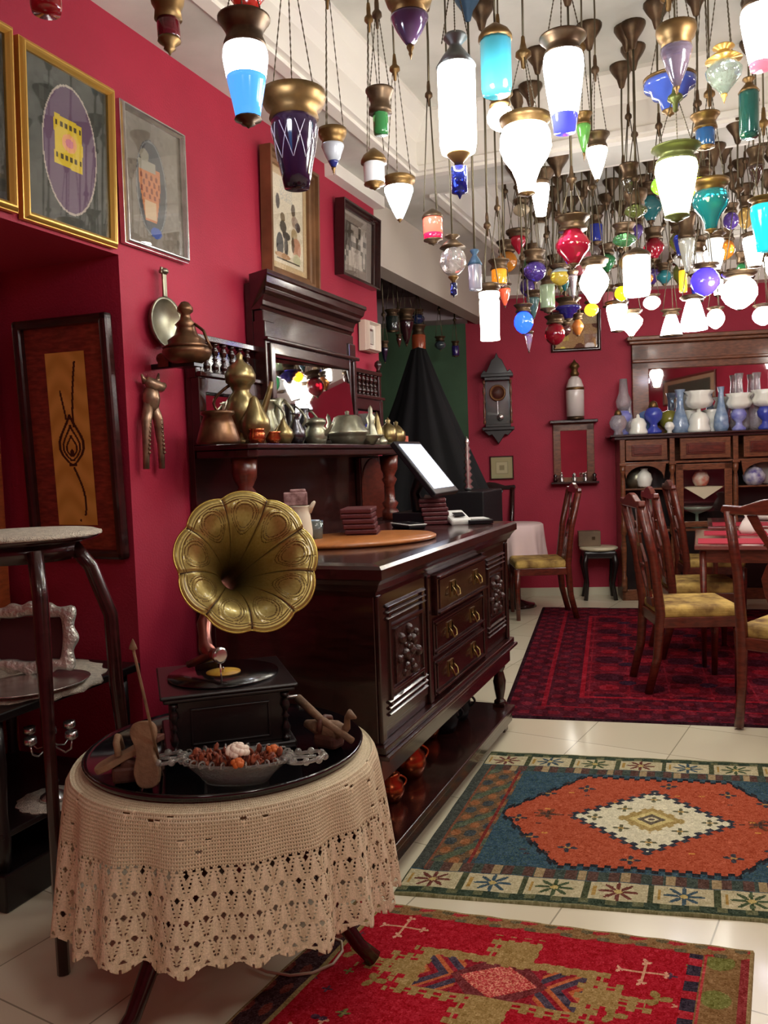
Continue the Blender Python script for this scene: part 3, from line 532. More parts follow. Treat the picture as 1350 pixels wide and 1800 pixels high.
# ================================================================== carved sideboard used as counter
SX0, SX1, SY0, SY1 = -1.62, -1.03, 2.38, 4.02
SB = thing('sideboard', 'dark carved wooden sideboard with brass-handled drawers and two carved doors', 'sideboard', (-1.32, 3.22, 0))
def S(x, y, z): return (x+1.32, y-3.22, z)
obj('carcass', MB().bx(S(SX0, SY0, .46), S(SX1, SY1, .96)), WOOD, SB, .004)
mb = MB(); pr = [(0, .93), (.008, .93), (.012, .945), (.02, .95), (.03, .97), (.042, .985), (.05, .99), (.05, 1.02), (.04, 1.03), (0, 1.035)]
P = []; n = len(pr)
for (cx, cy, dx, dy) in ((SX0, SY0, -.3, -1), (SX1, SY0, 1, -1), (SX1, SY1, 1, 1), (SX0, SY1, -.3, 1)):
    for (o, z) in pr: P.append(S(cx+dx*o, cy+dy*o, z))
mb.add(P, [((k % 4)*n+i, ((k+1) % 4)*n+i, ((k+1) % 4)*n+i+1, k*n+i+1) for k in range(4) for i in range(n-1)]+[tuple(k*n+n-1 for k in range(4)), tuple(k*n for k in range(4))[::-1]]); obj('top', mb, WOOD, SB)
obj('ledge', MB().bx(S(SX0, SY0-.03, .42), S(SX1+.045, SY1+.03, .435)).bx(S(SX0, SY0-.02, .435), S(SX1+.03, SY1+.02, .46)).bx(S(SX0, SY0-.01, .34), S(SX1+.01, SY1+.01, .42)), WOOD, SB, .004)
obj('lower_shelf', MB().bx(S(SX0, SY0-.01, .1), S(SX1+.03, SY1-.0, .125)).bx(S(SX1-.01, SY0-.0, .05), S(SX1+.02, SY1-.02, .1)), WOOD, SB, .004)
obj('back_panel', MB().bx(S(SX0, SY0+.02, .1), S(SX0+.02, SY1-.02, .46)), BLACKW, SB)
for y in (SY0+.04, SY1-.04):
    for x in (SX1-.035, SX0+.04): obj('leg', MB().bx(S(x-.03, y-.03, .0), S(x+.03, y+.03, .14)).lathe([(.03, 0), (.03, .02), (.018, .03), (.028, .08), (.032, .12), (.02, .17), (.03, .19), (.03, .22)], 14, S(x, y, .13)), WOOD, SB, .003)
CARV = mat('carved_wood', (50, 20, 16), .3, coat=.3, bump=1., bscale=55)
def moulded(y0, y1, z0, z1, x, stepz, depth=.012):
    mb = MB(); mb.bx(S(x, y0, z0), S(x+.006, y1, z1)); h = .012
    for zc in stepz:
        for k in range(3): mb.add([S(x, y0+.02, zc+k*.02), S(x+.006, y0+.02, zc+k*.02), S(x+.018, y0+.02, zc+k*.02+.006), S(x+.006, y0+.02, zc+k*.02+.014), S(x, y0+.02, zc+k*.02+.014)]+[S(x, y1-.02, zc+k*.02), S(x+.006, y1-.02, zc+k*.02), S(x+.018, y1-.02, zc+k*.02+.006), S(x+.006, y1-.02, zc+k*.02+.014), S(x, y1-.02, zc+k*.02+.014)], [(0, 1, 2, 3, 4), (9, 8, 7, 6, 5)]+[(i, 5+i, 5+(i+1) % 5, (i+1) % 5) for i in range(5)])
    return mb
for (y0, y1) in ((SY0+.05, 2.835), (3.62, SY1-.05)):
    dr = obj('door', moulded(y0, y1, .5, .93, SX1, (.84, .53)), WOOD, SB, .002)
    obj('carved_panel', MB().bx(S(SX1+.004, y0+.09, .62), S(SX1+.012, y1-.09, .80)), CARV, dr)
    mb = MB()
    for k in range(26):
        a = k*.9; r = .012+.0055*k; yy = (y0+y1)/2+math.sin(a)*min(r, .1)*.9; zz = .71+math.cos(a)*min(r*.8, .078)
        mb.sph(S(SX1+.013, yy, zz), .009+.005*(k % 3), 7)
    obj('carving', mb, CARV, dr)
    mb = MB()
    for a, b in ((y0+.04, y0+.055), (y1-.055, y1-.04)): mb.bx(S(SX1, a, .56), S(SX1+.014, b, .88))
    for a in (.60, .81): mb.bx(S(SX1, y0+.05, a), S(SX1+.016, y1-.05, a+.012))
    obj('door_moulding', mb, WOOD, dr, .003)
for y in (SY0+.02, 2.86, 3.59, SY1-.02): obj('pilaster', MB().bx(S(SX1, y-.018, .46), S(SX1+.014, y+.018, .93)), WOOD, SB, .004)
for (z0, z1, pro) in ((.775, .925, .03), (.625, .755, .012), (.475, .605, .012)):
    dw = obj('drawer', MB().bx(S(SX1, 2.90, z0), S(SX1+pro, 3.55, z1)).bx(S(SX1+pro, 2.92, z0+.02), S(SX1+pro+.004, 3.53, z1-.02)), WOOD, SB, .004)
    mb = MB()
    for zz in (z0+.006, z1-.014): mb.bx(S(SX1+pro, 2.90, zz), S(SX1+pro+.012, 3.55, zz+.008))
    obj('drawer_moulding', mb, WOOD, dw, .002)
    for y in (3.07, 3.38):
        x = SX1+pro+.004; zc = (z0+z1)/2
        hb = MB().box(S(x+.002, y, zc+.012), (.004, .062, .04)).box(S(x+.002, y-.026, zc), (.004, .014, .055)).box(S(x+.002, y+.026, zc), (.004, .014, .055))
        hb.tube([S(x+.006, y-.024, zc+.012), S(x+.02, y-.026, zc-.004), S(x+.024, y-.02, zc-.024), S(x+.024, y+.02, zc-.024), S(x+.02, y+.026, zc-.004), S(x+.006, y+.024, zc+.012)], .0035, 6)
        obj('handle', hb, mat('bright_brass', (150, 124, 76), .3, metal=.9), dw)
# things on the counter
ZT = 1.035
t = thing('round_board', 'flat oval orange-brown wooden board on the near end of the counter', 'board', (-1.36, 3.02, ZT), .95); obj('board', MB().lathe([(0, 0), (.235, 0), (.245, .006), (.245, .014), (.235, .02), (0, .018)], 48, sx=1.35), mat('honey_wood', (176, 108, 52), .35, coat=.3, var=.15, stretch=(3, 12, 3)), t)
MEN = mat('burgundy_leather', (84, 32, 36), .42, bump=.3, bscale=90)
def menus(px, py, n, rot, lab, X=-1.52, lean=0):
    p = onZ(px, py, ZT)
    for k in range(n):
        t = tag(obj('menu_folder', MB().box((0, 0, .011), (.13, .2, .019)), MEN, None, .005), lab+(', topmost' if k == n-1 else ', bottom one' if k == 0 else ', folder %s from the bottom' % ['', 'second', 'third', 'fourth', 'fifth', 'sixth', 'seventh'][k]), 'menu', 'menu folders stacked on the counter')
        put(t, (p[0]+.004*math.sin(k*3)-lean*k, p[1]+.004*math.cos(k*5), ZT+.021*k), rot+.04*math.sin(k*7))
menus(640, 945, 6, .3, 'burgundy leather menu folder in the left stack', lean=.005)
menus(768, 920, 6, .35, 'burgundy leather menu folder in the right stack below the monitor', lean=.005)
mb = MB()
t = thing('plastic_tub', 'tall cream plastic pitcher with spout behind the gramophone horn', 'pitcher', tuple(onZ(527, 960, ZT)), .4)
obj('body', MB().lathe([(0, 0), (.05, 0), (.052, .06), (.045, .12), (.04, .15), (.045, .155), (.036, .155), (.03, .1)], 20), mat('cream_plastic', (222, 212, 190), .4), t); obj('spout', MB().tube([(.04, 0, .13), (.06, 0, .165), (.065, 0, .17)], [.012, .008, .004]), mat('cream_plastic', (222, 212, 190), .4), t)
t = tag(obj('sachet_box', MB().box((0, 0, .025), (.09, .06, .05)).box((0.01, .01, .055), (.06, .05, .012)), mat('printed_card', (186, 150, 148), .6, rgb2=(110, 72, 70), vscale=40), None, .004), 'small printed card box sitting on top of the cream pitcher', 'box'); p = onZ(527, 960, ZT); put(t, (p[0]-.01, p[1], ZT+.157), .5)
t = thing('drinking_glass', 'clear tumbler with blue and white paper inside, behind the horn rim', 'glass', tuple(onZ(553, 955, ZT)), 0)
obj('tumbler', MB().lathe([(0, 0), (.032, 0), (.038, .09), (.035, .09), (.029, .006), (0, .006)], 20), glass((190, 220, 225), 0, .9, .03), t); obj('paper', MB().box((0, 0, .05), (.035, .03, .085)), mat('blue_paper', (96, 150, 190), .7, rgb2=(230, 230, 230), vscale=30), t)
t = thing('till_monitor', 'black touch screen till monitor with glowing blank display on the counter', 'monitor', (-1.41, 3.86, ZT), (0, 0, 0))
ang = math.atan2(.25, .2)
M_ = Matrix.Translation((.02, .05, .27))@Matrix.Rotation(ang, 4, 'Y')
# screen plane : width along Y, slope going down towards +X
obj('casing', MB().at(M_).box((0, 0, 0), (.33, .36, .03)), mat('black_plastic', (14, 15, 20), .3), t, .006)
obj('display', MB().at(M_).box((-.005, 0, .016), (.275, .30, .003)), mat('lit_screen', (210, 222, 245), .2, emit=1.6), t)
obj('stand', MB().tube([(.0, .05, .24), (-.04, .05, .15), (-.02, .05, .06)], [.03, .025, .035], 10).box((-.02, .05, .03), (.2, .22, .06)), mat('black_plastic', (14, 15, 20), .3), t, .004)
def onctr(px, py): return onZ(px, py, ZT)
t = thing('card_reader', 'white and black card payment terminal at the far end of the counter', 'card reader', (-1.22, 3.86, ZT), .6); WP = mat('white_plastic', (214, 214, 210), .35)
obj('casing', MB().box((0, 0, .03), (.1, .16, .03), (.25, 0, 0)), WP, t, .01); obj('keypad', MB().box((0, -.03, .048), (.05, .05, .004), (.25, 0, 0)), mat('black_plastic', (14, 15, 20), .3), t)
t = thing('handheld_terminal', 'flat black handheld device with pale edge lying on the counter', 'device', tuple(onctr(718, 928)), .8); obj('body', MB().box((0, 0, .012), (.09, .2, .024)), mat('black_plastic', (14, 15, 20), .3), t, .01); obj('rim', MB().box((0, 0, .02), (.094, .204, .005)), WP, t, .002)
t = thing('calculator', 'small white-edged keypad behind the counter corner', 'keypad', (-1.13, 3.9, ZT), .5); obj('body', MB().box((0, 0, .012), (.12, .16, .02)), mat('black_plastic', (14, 15, 20), .3), t, .004); obj('rim', MB().box((0, 0, .024), (.09, .13, .003)), WP, t)
t = thing('desk_lamp_head', 'white swivel reader head on a short black stalk under the monitor', 'scanner', (-1.36, 3.94, ZT), .2); obj('stalk', MB().tube([(0, 0, 0), (.0, .0, .1)], .012), mat('black_plastic', (14, 15, 20), .3), t); obj('head', MB().tube([(-.05, 0, .12), (.05, 0, .09)], [.022, .03], 12), WP, t)
# copper pots on the lower shelf of the sideboard
def cpot(px, py, s, lab, X=-1.2):
    p = onX(px, py, X); t = thing('copper_jug', lab, 'jug', (p[0], p[1], .125), 1.); obj('body', MB().lathe([(r*s, h*s) for r, h in [(0, 0), (.04, 0), (.055, .04), (.05, .07), (.035, .085), (.04, .1), (.03, .11), (.008, .12), (.012, .13), (.001, .14)]], 18), COPP, t); obj('handle', handle(.04, .03, .09, .035, .005, s), COPP, t)
cpot(686, 1385, .95, 'copper jug half hidden behind the crochet cloth, nearest on the low shelf', -1.15); cpot(720, 1372, 1.25, 'largest copper jug with lid on the low shelf of the sideboard', -1.17); cpot(752, 1300, 1., 'small copper jug furthest back on the low shelf', -1.25)
for (px, py, X, lab) in ((778, 1310, -1.22, 'dark iron pot on the low shelf beside the far copper jug'), (800, 1275, -1.22, 'dark iron pot nearest the far leg on the low shelf')):
    p = onX(px, py, X); t = thing('iron_pot', lab, 'pot', (p[0], p[1], .125)); obj('body', MB().lathe([(0, 0), (.06, 0), (.08, .06), (.07, .12), (.08, .13), (.06, .13)], 18), mat('dark_iron', (36, 38, 42), .4, metal=.6), t); obj('handle', handle(.07, .06, .12, .03, .006), mat('dark_iron', (36, 38, 42), .4, metal=.6), t)
# ================================================================== round table with crochet cloth
TC = (-1.235, 1.84); TZ = .6
t = thing('round_table', 'small round table on splayed dark wooden legs under the crochet cloth', 'table', (TC[0], TC[1], 0))
obj('table_top', MB().lathe([(0, TZ-.025), (.37, TZ-.025), (.376, TZ-.012), (.372, TZ-.006), (0, TZ-.006)], 48), WOOD, t)
obj('column', MB().lathe([(.03, .2), (.05, .28), (.03, .4), (.035, TZ-.025)], 16), WOOD, t)
for (fx, fy) in ((-.907, 1.985), (-1.33, 1.50), (-1.55, 2.1)):
    dx, dy = fx-TC[0], fy-TC[1]; L = math.hypot(dx, dy); dx /= L; dy /= L
    obj('leg', MB().tube([(dx*.02, dy*.02, .34), (dx*.14, dy*.14, .31), (dx*.24, dy*.24, .2), (dx*(L-.03), dy*(L-.03), .06), (dx*(L+.01), dy*(L+.01), .02)], [.03, .028, .024, .02, .024], 8), WOOD, t)
NA, NB = 1240, 168; RE = .384
th = np.linspace(0, 2*PI, NA+1); top_l = .12; s = np.linspace(0, 1, NB+1)
TH, SS = np.meshgrid(th, s); tot = .10+.345; sl = SS*tot
fold = np.sin(TH*19+1.2*np.sin(TH*3))*.6+.4*np.sin(TH*11+2)
down = np.clip(sl-.10, 0, None); sm_ = np.clip(down/.345, 0, 1)
rad = np.where(sl < .10, RE-.10+sl, RE+.008*np.minimum(1, down/.02)+.042*sm_**.8+fold*.028*sm_**.8)
zz = np.where(sl < .10, TZ, TZ-down*(1-.0)); zz = zz-.008*np.cos(TH*36)*np.clip((sm_-.97)/.03, 0, 1)-.006*np.clip((sl-.07)/.03, 0, 1)*(sl < .1)
zz = zz-.02*sm_*np.sin(TH*2+.4)
Pc = np.stack([rad*np.cos(TH), rad*np.sin(TH), zz], -1)
cA = (np.arange(NA)+.5)/NA*2*PI; cS = (np.arange(NB)+.5)/NB*tot; CA, CSS = np.meshgrid(cA, cS); arc = CA*.42; ii, jj = np.meshgrid(np.arange(NA), np.arange(NB))
col = fill(NA, NB, (216, 200, 170)); keep = np.ones((NB, NA), bool)
net = CSS < .225; hole = (ii % 3 == 1) & (jj % 3 == 1); keep[net & hole] = False; col[net & ((jj % 3) == 0)] = (196, 178, 148)
low = ~net; pw_, ph_ = 2*PI*.42/70, .05; a = (arc/pw_) ; b = (CSS-.225)/ph_
row = np.floor(b); aa_ = (a+.5*(row % 2)) % 1-.5; bb = (b % 1)-.5
hexh = (np.abs(aa_)*pw_ < .0066*(1-np.abs(bb+.36)*ph_/.009)) & (np.abs(bb+.36)*ph_ < .009); keep[low & hexh & (row >= 0)] = False
aa2 = (a+.5*((row+1) % 2)) % 1-.5
dots = (np.abs(np.abs(aa2)-.10-.36*(bb+.5)) < .05) & (np.sin(CSS*2*PI/.0085) > .1) & (bb > -.42) & (bb < .44); keep[low & dots] = False
col[low & (np.abs(aa2) < .14) & (bb > -.4)] = (228, 212, 184); col[low & (np.abs(aa2) > .4)] = (204, 186, 156)
keep[np.abs(CSS-.222) < .003] &= ~((np.sin(arc[np.abs(CSS-.222) < .003]*2*PI/.018) > .3))
for k in range(46):
    a0, s0 = rs.uniform(0, 2*PI), rs.uniform(.09, .2); m_ = (np.abs(CA-a0)*.42 < .008*(1-(CSS-s0)/.022)) & (CSS > s0) & (CSS < s0+.02); col[m_] = (232, 214, 182); keep[m_ & (CSS < s0+.004)] = False
col += noise2(NA, NB, 7); hem = CSS > tot-.012; keep[hem] = ~((ii % 9 < 2) & (CSS > tot-.006))[hem]
cl = painted('crochet_tablecloth', Pc, col, paintmat('crochet_cotton', .9, .1, .5, 500), keep); put(cl, (TC[0], TC[1], .002))
md = cl.modifiers.new('thick', 'SOLIDIFY'); md.thickness = .0016; md.offset = 0
tag(cl, 'cream crochet lace cloth hanging in folds over the small round table', 'tablecloth')
obj_under = obj('under_cloth', MB().lathe([(0, TZ-.003), (.372, TZ-.003), (.381, TZ-.008), (.383, TZ-.05)], 64), mat('lining_cotton', (196, 172, 140), .9), t)
t = thing('serving_tray', 'black lacquered round tray with raised edge covering the small table', 'tray', (TC[0]-.005, TC[1]+.01, TZ+.004)); obj('tray', MB().lathe([(0, 0), (.347, 0), (.357, .006), (.361, .018), (.355, .022), (.347, .012), (0, .012)], 72), LACQ, t)
TT = TZ+.016
# ---------------------------------------------------------------- gramophone
GR = thing('gramophone', 'antique gramophone in dark wooden case with large brass petal horn', 'gramophone', (-1.275, 1.905, TT), math.radians(39))
obj('case', MB().box((0, 0, .085), (.29, .28, .13)), BLACKW, GR, .004)
obj('plinth', MB().box((0, 0, .011), (.33, .32, .022)), BLACKW, GR, .005)
obj('lid', MB().box((0, 0, .156), (.33, .32, .012)).box((0, 0, .167), (.345, .335, .01)), BLACKW, GR, .004)
mb = MB(); 
for (a, b) in (((-.1, -.146, .035), (.1, -.140, .04)), ((-.1, -.146, .123), (.1, -.140, .128)), ((-.1, -.146, .035), (-.095, -.140, .128)), ((.095, -.146, .035), (.1, -.140, .128))): mb.bx(a, b)
obj('front_panel', mb, BLACKW, GR, .001)
for sx in (-1, 1): obj('colonette', MB().lathe(baluster(.125, .012), 10, (sx*.14, -.148, .022)), BLACKW, GR)
Mr = Matrix.Translation((-.0, .0, .172))
REC = obj('record', MB().at(Mr).lathe([(0, .008), (.046, .008), (.147, .007), (.148, .004), (.147, .0), (0, 0)], 56), mat('shellac_record', (12, 12, 13), .16, coat=.5, bump=.1, bscale=200), GR)
obj('record_label', MB().at(Mr).lathe([(0, .0095), (.046, .0095), (.046, .008), (0, .008)], 40), mat('yellow_label', (210, 170, 66), .5, rgb2=(180, 130, 40), vscale=30), REC); obj('spindle', MB().at(Mr).lathe([(.003, .008), (.003, .02), (.0, .022)], 8), SILV, REC)
def gl(p): return GR_inv@Vector([float(v) for v in p])
GR_inv = (Matrix.Translation(GR.location)@Matrix.Rotation(math.radians(39), 4, 'Z')).inverted()
COPD = mat('copper_tube', (150, 92, 82), .28, metal=.8, var=.2)
Wd = dep(368, 1150, 2.22)
arm = [gl(dep(332, 1168, 2.27)), gl(dep(352, 1160, 2.24)), gl(dep(374, 1150, 2.2)), gl(dep(383, 1150, 2.17))]
obj('tonearm', MB().tube(arm, [.010, .012, .015, .016], 12), COPD, GR)
sb = gl(dep(386, 1152, 2.16)); obj('sound_box', MB().at(Matrix.Translation(sb)@Matrix.Rotation(.5, 4, 'Z')@Matrix.Rotation(PI/2, 4, 'X')).lathe([(0, -.009), (.018, -.009), (.021, -.004), (.021, .005), (.016, .009), (0, .009)], 22), SILV, GR, .001)
obj('needle', MB().tube([sb+Vector((0, 0, -.02)), Vector((sb.x+.002, sb.y, .181))], .0025), SILV, GR)
obj('elbow', MB().tube([gl(dep(374, 1150, 2.2)), gl(dep(362, 1140, 2.24)), gl(dep(360, 1118, 2.28)), gl(dep(359, 1098, 2.31)), gl(dep(362, 1080, 2.33)), gl(dep(374, 1058, 2.31))], [.015, .02, .017, .021, .016, .019], 14), COPD, GR)
bk = gl(dep(359, 1105, 2.32)); obj('bracket', MB().box((bk.x, bk.y+.01, (bk.z+.15)/2), (.03, .014, bk.z-.12)).box((bk.x, bk.y+.01, .17), (.06, .05, .06)), BLACKW, GR, .003)
obj('crank', MB().tube([(.145, .02, .085), (.2, .02, .085), (.205, .02, .085), (.205, .02, .05)], .005).tube([(.205, .02, .05), (.235, .02, .05)], .009), SILV, GR)
# horn : nine petals
HM = np.array(dep(441, 981, 1.95)); HT = np.array(dep(388, 1040, 2.27)); axis = HM-HT; L = np.linalg.norm(axis); axis /= L
ex = nrm(np.cross(np.array([0, 0, 1.]), axis)); ey = np.cross(axis, ex)
NPT = 9; NTH = 360; NR = 90
thh = np.linspace(0, 2*PI, NTH+1); tt = np.linspace(0, 1, NR+1)**.6; T2, H2 = np.meshgrid(tt, thh, indexing='ij')
ph0 = .25
pet = ((H2+ph0)*NPT/(2*PI)) % 1; pc = np.abs(pet-.5)*2           # 0 centre of petal, 1 at seam
r0, r1 = .019, .160
base = r0+(r1-r0)*T2**2.6
lob = .012*(1-pc**2.2)*T2**5
axp = L*(1-(1-T2)**1.15)
flat = np.clip((T2-.80)/.2, 0, 1)
axp = axp-.03*flat**2
rr_ = base+lob*1.0
groove = -.005*np.exp(-((pc-1)/.07)**2)*np.clip(T2*1.5, 0, 1)
# embossed rings on petals
rn = T2**2.6; v_ = np.clip((rn-.66)/.21, -1.6, 1.6); rho = np.hypot(pc/(.70+.10*v_), v_)
emb = .0016*(np.exp(-((rho-1)/.06)**2)+np.exp(-((rho-.8)/.05)**2))+.0025*np.exp(-((rn-.955)/.018)**2)+.0022*np.exp(-((rn-.905)/.012)**2)
n_off = emb+groove
rim = np.clip((T2-.97)/.03, 0, 1)
P3 = HT[None, None]+axis*(axp+n_off*.8)[..., None]+(np.cos(H2)*(rr_-n_off*.3))[..., None]*ex+(np.sin(H2)*(rr_-n_off*.3))[..., None]*ey
flatP = P3.reshape(-1, 3); loc = np.array([list(gl(q)) for q in flatP])
P3 = loc.reshape(P3.shape)
pcc = np.abs((((thh[:-1]+PI/NTH+ph0)*NPT/(2*PI)) % 1)-.5)*2; colh = np.zeros((NR, NTH, 3)); colh[:] = (158, 140, 78)
seam = np.broadcast_to((pcc > .955)[None], (NR, NTH)); tq = ((tt[:-1]+tt[1:])/2)[:, None]
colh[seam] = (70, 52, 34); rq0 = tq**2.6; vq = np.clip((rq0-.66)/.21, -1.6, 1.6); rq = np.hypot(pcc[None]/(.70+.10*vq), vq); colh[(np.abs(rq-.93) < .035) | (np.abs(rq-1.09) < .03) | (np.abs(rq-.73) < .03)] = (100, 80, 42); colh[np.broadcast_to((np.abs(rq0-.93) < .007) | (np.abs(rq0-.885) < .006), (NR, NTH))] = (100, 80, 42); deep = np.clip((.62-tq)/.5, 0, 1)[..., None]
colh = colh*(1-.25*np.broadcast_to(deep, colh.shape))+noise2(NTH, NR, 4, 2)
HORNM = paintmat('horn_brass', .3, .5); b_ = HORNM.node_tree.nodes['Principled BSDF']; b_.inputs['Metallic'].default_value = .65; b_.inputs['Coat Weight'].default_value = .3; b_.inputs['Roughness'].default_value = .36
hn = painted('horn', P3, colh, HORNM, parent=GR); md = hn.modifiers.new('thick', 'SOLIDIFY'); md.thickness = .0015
mb = MB(); pts = [Vector(P3[-1, j]) for j in range(NTH)]; mb.tube(pts[::2], .0028, 6, close=True); obj('horn_rim', mb, mat('horn_rim_brass', (186, 164, 84), .25, metal=.85), GR)
ce = gl(HT); e2 = gl(dep(376, 1057, 2.31)); obj('horn_neck', MB().tube([ce, (ce+e2)/2+Vector((0, 0, -.002)), e2], [.0195, .017, .016], 14), COPD, GR)
# ---------------------------------------------------------------- glass boat bowl with potpourri
pc_ = onZ(416, 1372, TT); bo = thing('glass_bowl', 'cut glass boat-shaped dish with looped ends on the black tray', 'bowl', (pc_[0], pc_[1], TT), .32)
GLS = mat('cut_glass', (225, 225, 220), .06, trans=.85, coat=.5, bump=.4, bscale=90)
obj('dish', MB().lathe([(0, .004), (.05, .002), (.062, .0), (.075, .02), (.098, .045), (.112, .056), (.108, .058), (.092, .047), (.07, .024), (.05, .008), (0, .008)], 40, sx=1.22, sy=.62, wob=lambda a, z: 1+.02*math.cos(14*a)*(z > .03)), GLS, bo)
for s in (-1, 1):
    mb = MB(); N = 22; mb.tube([(s*(.165+.045*math.cos(2*PI*k/N)), .036*math.sin(2*PI*k/N), .054+.006*s*math.cos(2*PI*k/N)) for k in range(N)], .0045, 6, close=True)
    for k in range(9): mb.sph((s*(.165+.045*math.cos(2*PI*k/9)), .036*math.sin(2*PI*k/9), .056), .009, 8)
    mb.tube([(s*.13, 0, .054), (s*.19, 0, .056)], .004); obj('looped_handle', mb, GLS, bo)
mb = MB()
for k in range(30): a = 2*PI*k/30; mb.tube([((.128+.010*math.cos(q))*math.cos(a), (.066+.010*math.cos(q))*math.sin(a), .058+.008*math.sin(q)) for q in [2*PI*j/7 for j in range(7)]], .0022, 5, close=True)
obj('pierced_rim', mb, GLS, bo)
mb = MB(); 
for k in range(150):
    a = rs.uniform(0, 2*PI); r = math.sqrt(rs.rand())*.8; x_, y_ = 1.5*.09*r*math.cos(a), .72*.09*r*math.sin(a)
    mb.at(Matrix.Translation((x_, y_, .032+.020*rs.rand()+.018*r))@Euler((rs.rand()*3, rs.rand()*3, rs.rand()*3)).to_matrix().to_4x4()); mb.lathe([(0, -.004), (.010, -.002), (.014, .001), (.007, .004), (0, .002)], 6, sy=.6)
mb.at(Matrix()); pp = obj('potpourri', mb, mat('dried_petals', (150, 74, 44), .7, rgb2=(78, 34, 28), vscale=60), None); put(pp, (pc_[0], pc_[1], TT+.004), .32); tag(pp, 'pile of rust-brown dried potpourri filling the glass dish', 'potpourri'); pp['kind'] = 'stuff'
mb = MB()
for k in range(46):
    a = k*2.4; r = .023*math.sqrt(k/46.); mb.sph((r*math.cos(a), r*math.sin(a), .015*math.cos(r/.023*1.4)+.004*(k % 2)), .008, 7)
fl = obj('dried_flower', mb, mat('white_petals', (236, 220, 204), .8), None); q = onZ(422, 1332, TT+.065); put(fl, (q[0]+.0, q[1]-.01, TT+.078)); tag(fl, 'round white dried flower on top of the potpourri', 'flower')
for (px, py, lab) in ((480, 1328, 'large orange dried blossom at the right of the potpourri'), (418, 1352, 'small orange dried pod at the front of the dish')):
    q = onZ(px, py, TT+.055); mb = MB(); 
    for k in range(8): mb.sph((.009*math.cos(k*.8), .009*math.sin(k*.8), .003*(k % 3)), .007, 7)
    mb.sph((0, 0, .006), .009); o_ = obj('dried_pod', mb, mat('orange_petals', (190, 96, 40), .7), None); put(o_, (q[0], q[1], TT+.066)); tag(o_, lab, 'dried pod')
# ---------------------------------------------------------------- wooden carvings on the tray
OW = mat('old_wood', (142, 112, 84), .7, rgb2=(88, 64, 48), vscale=12, bump=.4, bscale=60); OWR = mat('old_red_wood', (92, 54, 40), .6, rgb2=(60, 34, 28), vscale=12, bump=.3)
q = onZ(262, 1385, TT); q2 = onZ(215, 1380, TT)
cl1 = thing('wooden_clog', 'upright narrow-waisted wooden bath clog with a long thin wooden rod', 'clog', (q[0], q[1], TT), (.0, 0, .25))
z_h = lambda py: 1.35-(py-820)*1.62/1480.
out = [(-.022, 0), (.022, 0), (.032, .03), (.03, .05), (.02, .075), (.024, .1), (.032, .12), (.03, .138), (.018, .15), (-.018, .15), (-.03, .138), (-.032, .12), (-.024, .1), (-.02, .075), (-.03, .05), (-.032, .03)]
def smooth_out(o): 
    r = []
    for i in range(len(o)):
        a, b = o[i], o[(i+1) % len(o)]; r += [(a[0]*.75+b[0]*.25, a[1]*.75+b[1]*.25), (a[0]*.25+b[0]*.75, a[1]*.25+b[1]*.75)]
    return r
o_ = obj('sole', MB().at(Matrix.Rotation(-.12, 4, 'X')@Matrix.Rotation(-.1, 4, 'Y')).prism(smooth_out(smooth_out([(x*1.0, y*1.02) for x, y in out])), -.008, .008, 'y'), OW, cl1, .003)
[obj('heel_block', MB().at(Matrix.Rotation(-.12, 4, 'X')).bx((-.018, .008, a), (.018, .05, a+.015)), OWR, cl1, .003) for a in (.03, .1)]
rd = thing('wooden_spindle', 'long thin wooden rod with arrow-shaped tip standing behind the upright clog', 'rod', (q[0]-.02, q[1]+.075, TT), 0)
top = dep(234, 1140, 1.72); L2 = Vector((top[0]-q[0]+.02, top[1]-q[1]-.075, top[2]-TT))
obj('rod', MB().tube([Vector((0, 0, 0)), L2*.5, L2], [.004, .0035, .003], 8), OW, rd); obj('tip', MB().at(Matrix.Translation(L2)).lathe([(.001, -.004), (.010, -.001), (.008, .006), (.003, .016), (.001, .02)], 10, sy=.6), OW, rd)
cl2 = thing('wooden_clog', 'dark wooden bath clog lying on its side at the left edge of the tray', 'clog', (q2[0], q2[1]+.03, TT), .55)
obj('sole', MB().at(Matrix.Translation((-.01, 0, .062))@Matrix.Rotation(-.42, 4, 'Y')).prism(smooth_out(smooth_out([(y-.075, x) for x, y in out])), -.008, .008, 'z'), OW, cl2, .003)
obj('heel_block', MB().bx((-.04, -.022, 0), (.03, .022, .04)).box((.0, 0, .03), (.05, .03, .05), (0, .4, 0)), OWR, cl2, .008)
obj('strap', MB().tube([(-.02, -.028, .07), (-.025, -.02, .1), (-.025, .0, .108), (-.025, .02, .1), (-.02, .028, .07)], .008, 8), OW, cl2)
obj('toe_knob', MB().sph((.05, 0, .1), .016, 10), OWR, cl2)
q = onZ(585, 1318, TT); cl3 = thing('wooden_clog', 'carved wooden clog with bird head and crossed rod at the right of the tray', 'clog', (q[0]-.02, q[1]+.02, TT), -.2)
obj('base', MB().box((0, 0, .018), (.07, .05, .036)), OWR, cl3, .01)
obj('body', MB().tube([(-.075, 0, .05), (-.03, 0, .045), (.03, 0, .048), (.06, 0, .055)], [.01, .022, .024, .008], 10), OW, cl3)
obj('bird_head', MB().tube([(.04, 0, .05), (.06, 0, .06), (.062, 0, .085), (.07, 0, .095), (.09, 0, .088)], [.013, .01, .008, .013, .003], 10), OW, cl3); obj('band', MB().tube([(-.01, -.026, .045), (-.01, -.02, .07), (-.01, 0, .076), (-.01, .02, .07), (-.01, .026, .045)], .008, 8), OWR, cl3)
obj('rod', MB().tube([(-.10, .0, .115), (-.02, -.01, .075), (.09, -.02, .035)], [.012, .010, .009], 8), OW, cl3)
